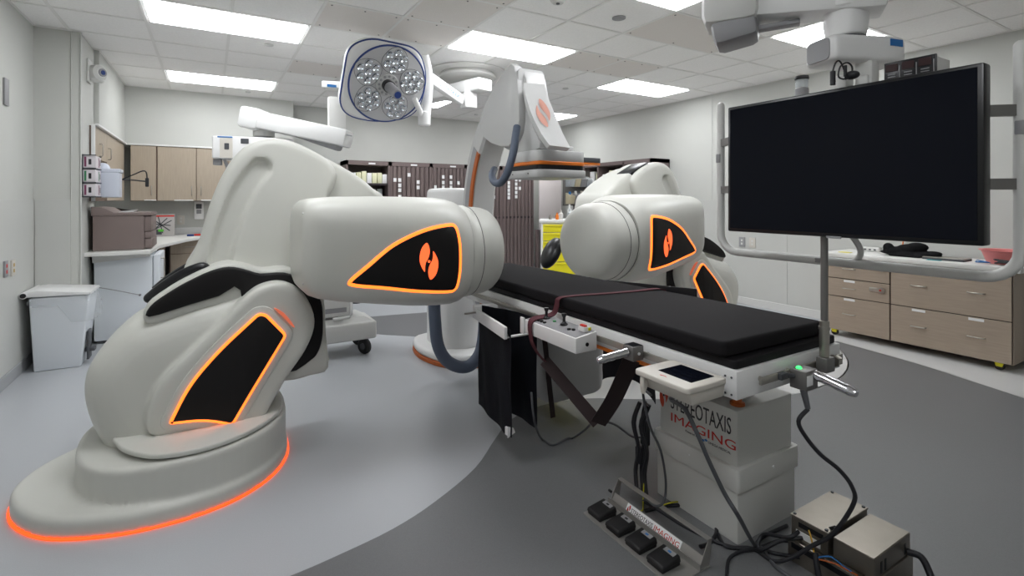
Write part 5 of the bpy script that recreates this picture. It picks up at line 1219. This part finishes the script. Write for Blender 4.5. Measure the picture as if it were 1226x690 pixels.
q = MB(); q.box(5.60, 5.78, 1.72, 2.02, .874, .880, .002); part('lid', q, STEEL, r_)
q = MB(); q.box(5.52, 5.56, 1.86, 1.96, .856, .861, .002); single('teal_label', q, mat('teal_plastic', (40, 150, 160)), 'small teal strip on the front edge of the drawer cabinet', 'strip', (5.54, 1.91, .856))
q = MB(); q.box(5.56, 5.64, 2.62, 2.72, .856, .862, .002); single('yellow_note', q, mat('pale_yellow_pad', (224, 214, 110)), 'yellow note pad at the left end of the drawer cabinet', 'note', (5.6, 2.66, .856))
r_ = thing('power_strip', 'white power strip at the back left of drawer cabinet top', 'power strip', (5.95, 2.6, .856)); q = MB(); q.box(5.92, 5.98, 2.50, 2.72, .856, .90, .006); part('housing', q, WHP, r_)
for k in range(4): q = MB(); q.box(5.916, 5.922, 2.53 + .045 * k, 2.55 + .045 * k, .87, .885); part('socket', q, GRYD, r_)
q = MB(); q.tube(smooth2([(6.0, 2.33, .90), (6.02, 2.33, .97), (6.04, 2.33, 1.08), (6.07, 2.34, 1.16)], 4, closed=False), .006, 6); q.tube(smooth2([(5.98, 2.33, .86), (6.0, 2.33, .90)], 2, closed=False), .008, 6); single('orange_cord', q, ORG, 'thin orange cord rising behind the black straps', 'cord', (6.0, 2.33, .86))
q = MB(); random.seed(9)
blob = [((5.72, 2.28, .90), (.09, .10, .045)), ((5.74, 2.16, .925), (.08, .12, .05)), ((5.72, 2.10, .95), (.06, .09, .045)), ((5.70, 2.02, .885), (.06, .12, .028)), ((5.75, 2.22, .885), (.12, .20, .03)), ((5.68, 2.32, .93), (.03, .05, .05)), ((5.70, 1.97, .905), (.035, .07, .02))]
for c, s_ in blob: q.ball(c, 1.0, 14, 8, s_)
q.box(5.62, 5.80, 2.04, 2.30, .857, .878, .006); single('black_strap_pile', remesh(q, .008, 3), mat('black_fabric', (14, 14, 16), .85, bump=.3, bscale=90, spec=.2), 'heap of black fabric straps on the drawer cabinet', 'straps', (5.72, 2.18, .857), smooth=60)
# ================================================================== FLOOR OBJECTS NEAR THE CAMERA
# foot pedal unit
Fp = thing('foot_pedal_unit', 'metal tray of four black foot pedals on the floor with carrying handle', 'foot pedals', (1.53, 1.52, 0))
px0, px1, py0, py1 = 1.42, 1.63, 1.25, 1.755
q = MB(); q.box(px0, px1, py0, py1, .001, .006, .001, 1); q.box(px0 + .148, px0 + .152, py0, py1, .006, .030); part('tray', q, STEELT, Fp)
hg = MB()
# upright inclined plate with the lettering, and end brackets carrying the bar
hg.hexa([(1.575, py0 + .01, .006), (1.578, py0 + .01, .006), (1.578, py1 - .01, .006), (1.575, py1 - .01, .006), (1.600, py0 + .01, .045), (1.603, py0 + .01, .045), (1.603, py1 - .01, .045), (1.600, py1 - .01, .045)])
lp = part('sloped_plate', hg, STEELT, Fp)
for y in (py0 + .005, py1 - .008):
    q = MB(); q.prism([(1.57, .006), (1.63, .006), (1.645, .10), (1.625, .10)], XZ, y, y + .003); part('end_bracket', q, STEELT, Fp)
q = MB(); q.box(1.622, 1.646, py0 + .005, py1 - .005, .097, .102, .001, 1); part('handle_bar', q, STEELT, Fp)
sl = Vector((.025, 0, .039)).normalized()
nn = Vector((-.039, 0, .025)).normalized()
q = MB(); o_ = Vector((1.577, 0, .009)) + nn * .0022
c4 = [o_ + Vector((0, y, 0)) + sl * s_ for y, s_ in ((1.655, 0.002), (1.355, .002), (1.355, .042), (1.655, .042))]
q.hexa([*c4, *[p + nn * .0008 for p in c4]]); part('label_plate', q, PAPER, lp, 0)
put_text('lettering', 'STEREOTAXIS', .026, INK, lp, o_ + Vector((0, 1.627, 0)) + sl * .014 + nn * .001, (0, -1, 0), sl, .0004, width=.125)
put_text('lettering', 'IMAGING', .030, RED, lp, o_ + Vector((0, 1.495, 0)) + sl * .012 + nn * .001, (0, -1, 0), sl, .0004, width=.13)
for L_ in leaves(-1, .032):
    q = MB(); vs = [q.bm.verts.new(o_ + Vector((0, 1.64 - a, 0)) + sl * (.023 + c_) + nn * .0012) for a, c_ in L_]; q.bm.faces.new(vs); bmesh.ops.solidify(q.bm, geom=q.bm.faces[:], thickness=.0004); part('emblem_leaf', q, RED, lp, 0)
for k in range(4):
    yc = 1.70 - .117 * k
    q = MB(); q.box(1.436, 1.532, yc - .040, yc + .040, .006, .022, .004); pd = part('pedal', q, RUBBER, Fp)
    q = MB(); q.hexa([(1.430, yc - .044, .018), (1.536, yc - .044, .018), (1.536, yc + .044, .018), (1.430, yc + .044, .018), (1.436, yc - .041, .034), (1.530, yc - .041, .046), (1.530, yc + .041, .046), (1.436, yc + .041, .034)], .007, 3); tr = part('treadle', q, RUBBER, pd)
    q = MB(); q.hexa([(1.503, yc - .030, .0420), (1.524, yc - .030, .0445), (1.524, yc + .020, .0445), (1.503, yc + .020, .0420), (1.503, yc - .030, .0436), (1.524, yc - .030, .0461), (1.524, yc + .020, .0461), (1.503, yc + .020, .0436)]); part('symbol_label', q, GRYP, pd, 0)
    q = MB(); q.box(1.508, 1.517, yc - .012, yc + .002, .0445, .0458); part('symbol', q, BLUB if k > 1 else INK, pd, 0)
q = MB(); q.cyl((1.585, py1 - .004, .05), (1.585, py1 + .012, .05), .006, 10); part('knob', q, RUBBER, Fp)
# stainless connector boxes
lower = [1.925, 2.24, .835, 1.125]
r_ = thing('steel_base_box', 'flat stainless steel box on the floor, under the two smaller boxes', 'electrical box', (2.08, .98, 0))
q = MB(); q.box(*lower, .0, .085, .002, 1); part('body', q, STEELB, r_)
q = MB(); q.box(1.924, 1.9275, .85, 1.11, .055, .075); part('slot', q, BLKG, r_, 0)
r_ = thing('steel_box', 'stainless box with corner screws, left one on the base box', 'electrical box', (2.08, 1.05, .086), 'stainless boxes near the column')
q = MB(); q.box(1.94, 2.235, .985, 1.12, .086, .168, .002, 1); bdy = part('body', q, STEELB, r_)
q = MB(); q.box(1.937, 2.238, .982, 1.123, .168, .175, .002, 1); ld = part('lid', q, STEELB, r_)
for x in (1.95, 2.225):
    for y in (.994, 1.111): q = MB(); q.cyl((x, y, .174), (x, y, .179), .006, 10); part('screw', q, GRYD, ld, 0)
q = MB(); q.box(1.9375, 1.9405, 1.0, 1.09, .14, .158); part('cable_opening', q, BLKG, bdy, 0)
q = MB(); q.box(1.9375, 1.9405, 1.01, 1.10, .10, .125); part('white_label', q, PAPER, bdy, 0)
r_ = thing('steel_box', 'plain-topped stainless box, right one on the base box', 'electrical box', (2.09, .91, .086), 'stainless boxes near the column')
q = MB(); q.box(1.955, 2.23, .84, .975, .086, .160, .003, 1); bdy = part('body', q, STEELB, r_)
for y in (.838,):
    for x in (2.0, 2.03, 2.18): q = MB(); q.box(x, x + .010, .8385, .8405, .095, .135); part('vent_slot', q, BLKG, bdy, 0)
# cables
def cable(label, pts, r=.006, m=CABLE, n_=6, nm='cable'):
    P_ = smooth2([tuple(p) for p in pts], n_, closed=False); q = MB(); q.tube([(p[0], p[1], max(p[2], r)) for p in P_], r, 9)
    return single(nm, q, m, label, 'cable', tuple(P_[len(P_) // 2]), smooth=70)
Z = lambda x, y, z=.008: atZ(x, y, z)
cable('black cable curving from the end grip down to the steel boxes', [(1.838, 1.0, .645), atD(956, 505, 1.79), atD(966, 525, 1.79), atD(983, 545, 1.79), atD(1005, 563, 1.79), atD(1020, 583, 1.78), atD(1022, 603, 1.78), (1.93, .96, .19), (1.90, 1.02, .12), (1.87, 1.08, .05), (1.85, 1.14, .01), Z(900, 657), Z(870, 655), Z(860, 640)], .0075)
cable('grey cable hanging from the touch panel across the column lettering to the floor', [(1.42, 1.20, .715), atD(803, 478, 1.85), atD(820, 490, 1.75), atD(835, 520, 1.72), atD(850, 555, 1.72), atD(868, 592, 1.72), atD(885, 620, 1.72), Z(905, 655), Z(930, 680), Z(960, 700)], .0075, CABG)
cable('thin grey cable hanging left of the column, looping back up to it', [(1.345, 1.28, .70), atD(770, 470, 1.85), atD(778, 510, 1.9), atD(791, 540, 2.0), atD(797, 575, 2.1), atD(795, 600, 2.1), atD(785, 606, 2.1), Z(772, 596, .03), Z(765, 585, .06)], .005, CABG)
cable('grey cable drooping under the table behind the curtains', [atD(636, 470, 2.6), atD(640, 505, 2.6), Z(648, 525, .02), Z(662, 533), Z(685, 525), atY(700, 515, 2.05), pv + Vector((0, .02, .0)), atY(735, 508, 1.9), Z(757, 523, .05), Z(772, 523, .05)], .006, CABG)
cable('thick black cable looping on the floor beside the pedals', [Z(772, 612), Z(800, 606), Z(828, 606), Z(848, 617), Z(858, 635), Z(850, 650), Z(838, 655)], .008)
cable('long black cable running along the floor below the column', [Z(770, 600), Z(790, 612), Z(815, 628), Z(840, 641), Z(865, 652), Z(900, 658), Z(945, 648), atZ(1000, 632, .19)], .007)
cable('black cable arcing on the floor in front of the steel boxes', [Z(870, 690), Z(874, 668), Z(895, 659), Z(925, 662), Z(950, 668, .03)], .006, CABLE)
cable('yellow and green ground wire beside the pedal unit', [Z(771, 545, .12), atZ(771, 565, .08), Z(770, 600, .01), Z(768, 612), Z(752, 605), Z(735, 603)], .0028, YELW)
cable('yellow wire along the floor from the ground clamp', [Z(785, 609), Z(800, 603, .02), Z(815, 601, .02), Z(830, 603)], .003, YELW)
cable('thin yellow wire emerging from the left steel box', [(1.935, 1.05, .15), (1.925, 1.035, .13), (1.91, 1.02, .105), (1.90, 1.01, .09)], .003, mat('golden_wire', (214, 168, 50)))
cable('thin blue wire between the two upper steel boxes', [(1.90, 1.0, .09), (1.93, .97, .10), (1.935, .93, .09), (1.93, .90, .09)], .0028, BLUB)
cable('thin orange wire in front of the right steel box', [(1.90, .995, .086), (1.925, .95, .088), (1.93, .91, .087), (1.93, .88, .089)], .0028, ORGD)
cable('thick black conduit dropping in front of the base box', [(1.905, 1.01, .10), (1.895, 1.0, .07), (1.885, .985, .03), (1.87, .96, .012), (1.86, .9, .012)], .010)
cable('thick black conduit leaving the right side of the steel boxes', [(2.20, .838, .10), (2.21, .80, .10), (2.20, .77, .06), (2.17, .74, .02), (2.1, .68, .014)], .012)
cable('upper black hose looping from column to the left steel box', [(1.94, 1.09, .12), (1.90, 1.11, .10), Z(915, 640, .05), Z(908, 655, .012), Z(925, 662, .01), (1.93, 1.08, .03)], .007)
cable('lower black hose between the column and the left steel box', [(1.94, 1.075, .105), (1.89, 1.13, .08), (1.85, 1.18, .03), (1.86, 1.22, .012), (1.95, 1.24, .012), (2.1, 1.23, .012)], .007)
q = MB(); random.seed(21)
for k in range(7):
    x, y = 1.79 + random.uniform(-.02, .02), 1.74 + random.uniform(-.03, .04)
    q.tube(smooth2([(x, y, .42), (x - .03 * random.random(), y + .02, .32), (x + .02 * random.random() - .02, y, .2), (x, y + .03, .08), (x - .04, y - .02, .012)], 4, closed=False), .008, 7)
q.box(1.775, 1.805, 1.72, 1.76, .22, .34, .006); q.box(1.77, 1.80, 1.75, 1.79, .12, .2, .006)
single('cable_cluster', q, CABLE, 'dense cluster of black cables and plugs behind the column left side', 'cable', (1.79, 1.74, .0), smooth=60)
# ---- labels that must single out wall clock like marks etc. end here
for o in list(bpy.data.objects):
    if o.type == 'MESH' and not o.data.materials: o.data.materials.append(WHP)

q = MB(); c = atY(612, 517, 2.27); q.hexa([c + Vector(v) for v in ((-.02, 0, -.03), (.025, 0, -.01), (.025, .004, -.01), (-.02, .004, -.03), (-.02, 0, .03), (.015, 0, .015), (.015, .004, .015), (-.02, .004, .03))]); q.box(c.x - .02, c.x + .0, c.y - .001, c.y + .03, c.z - .02, c.z + .02)
single('white_tag', q, PAPER, 'small white tag at the bottom corner of the front black curtain', 'tag', tuple(c))
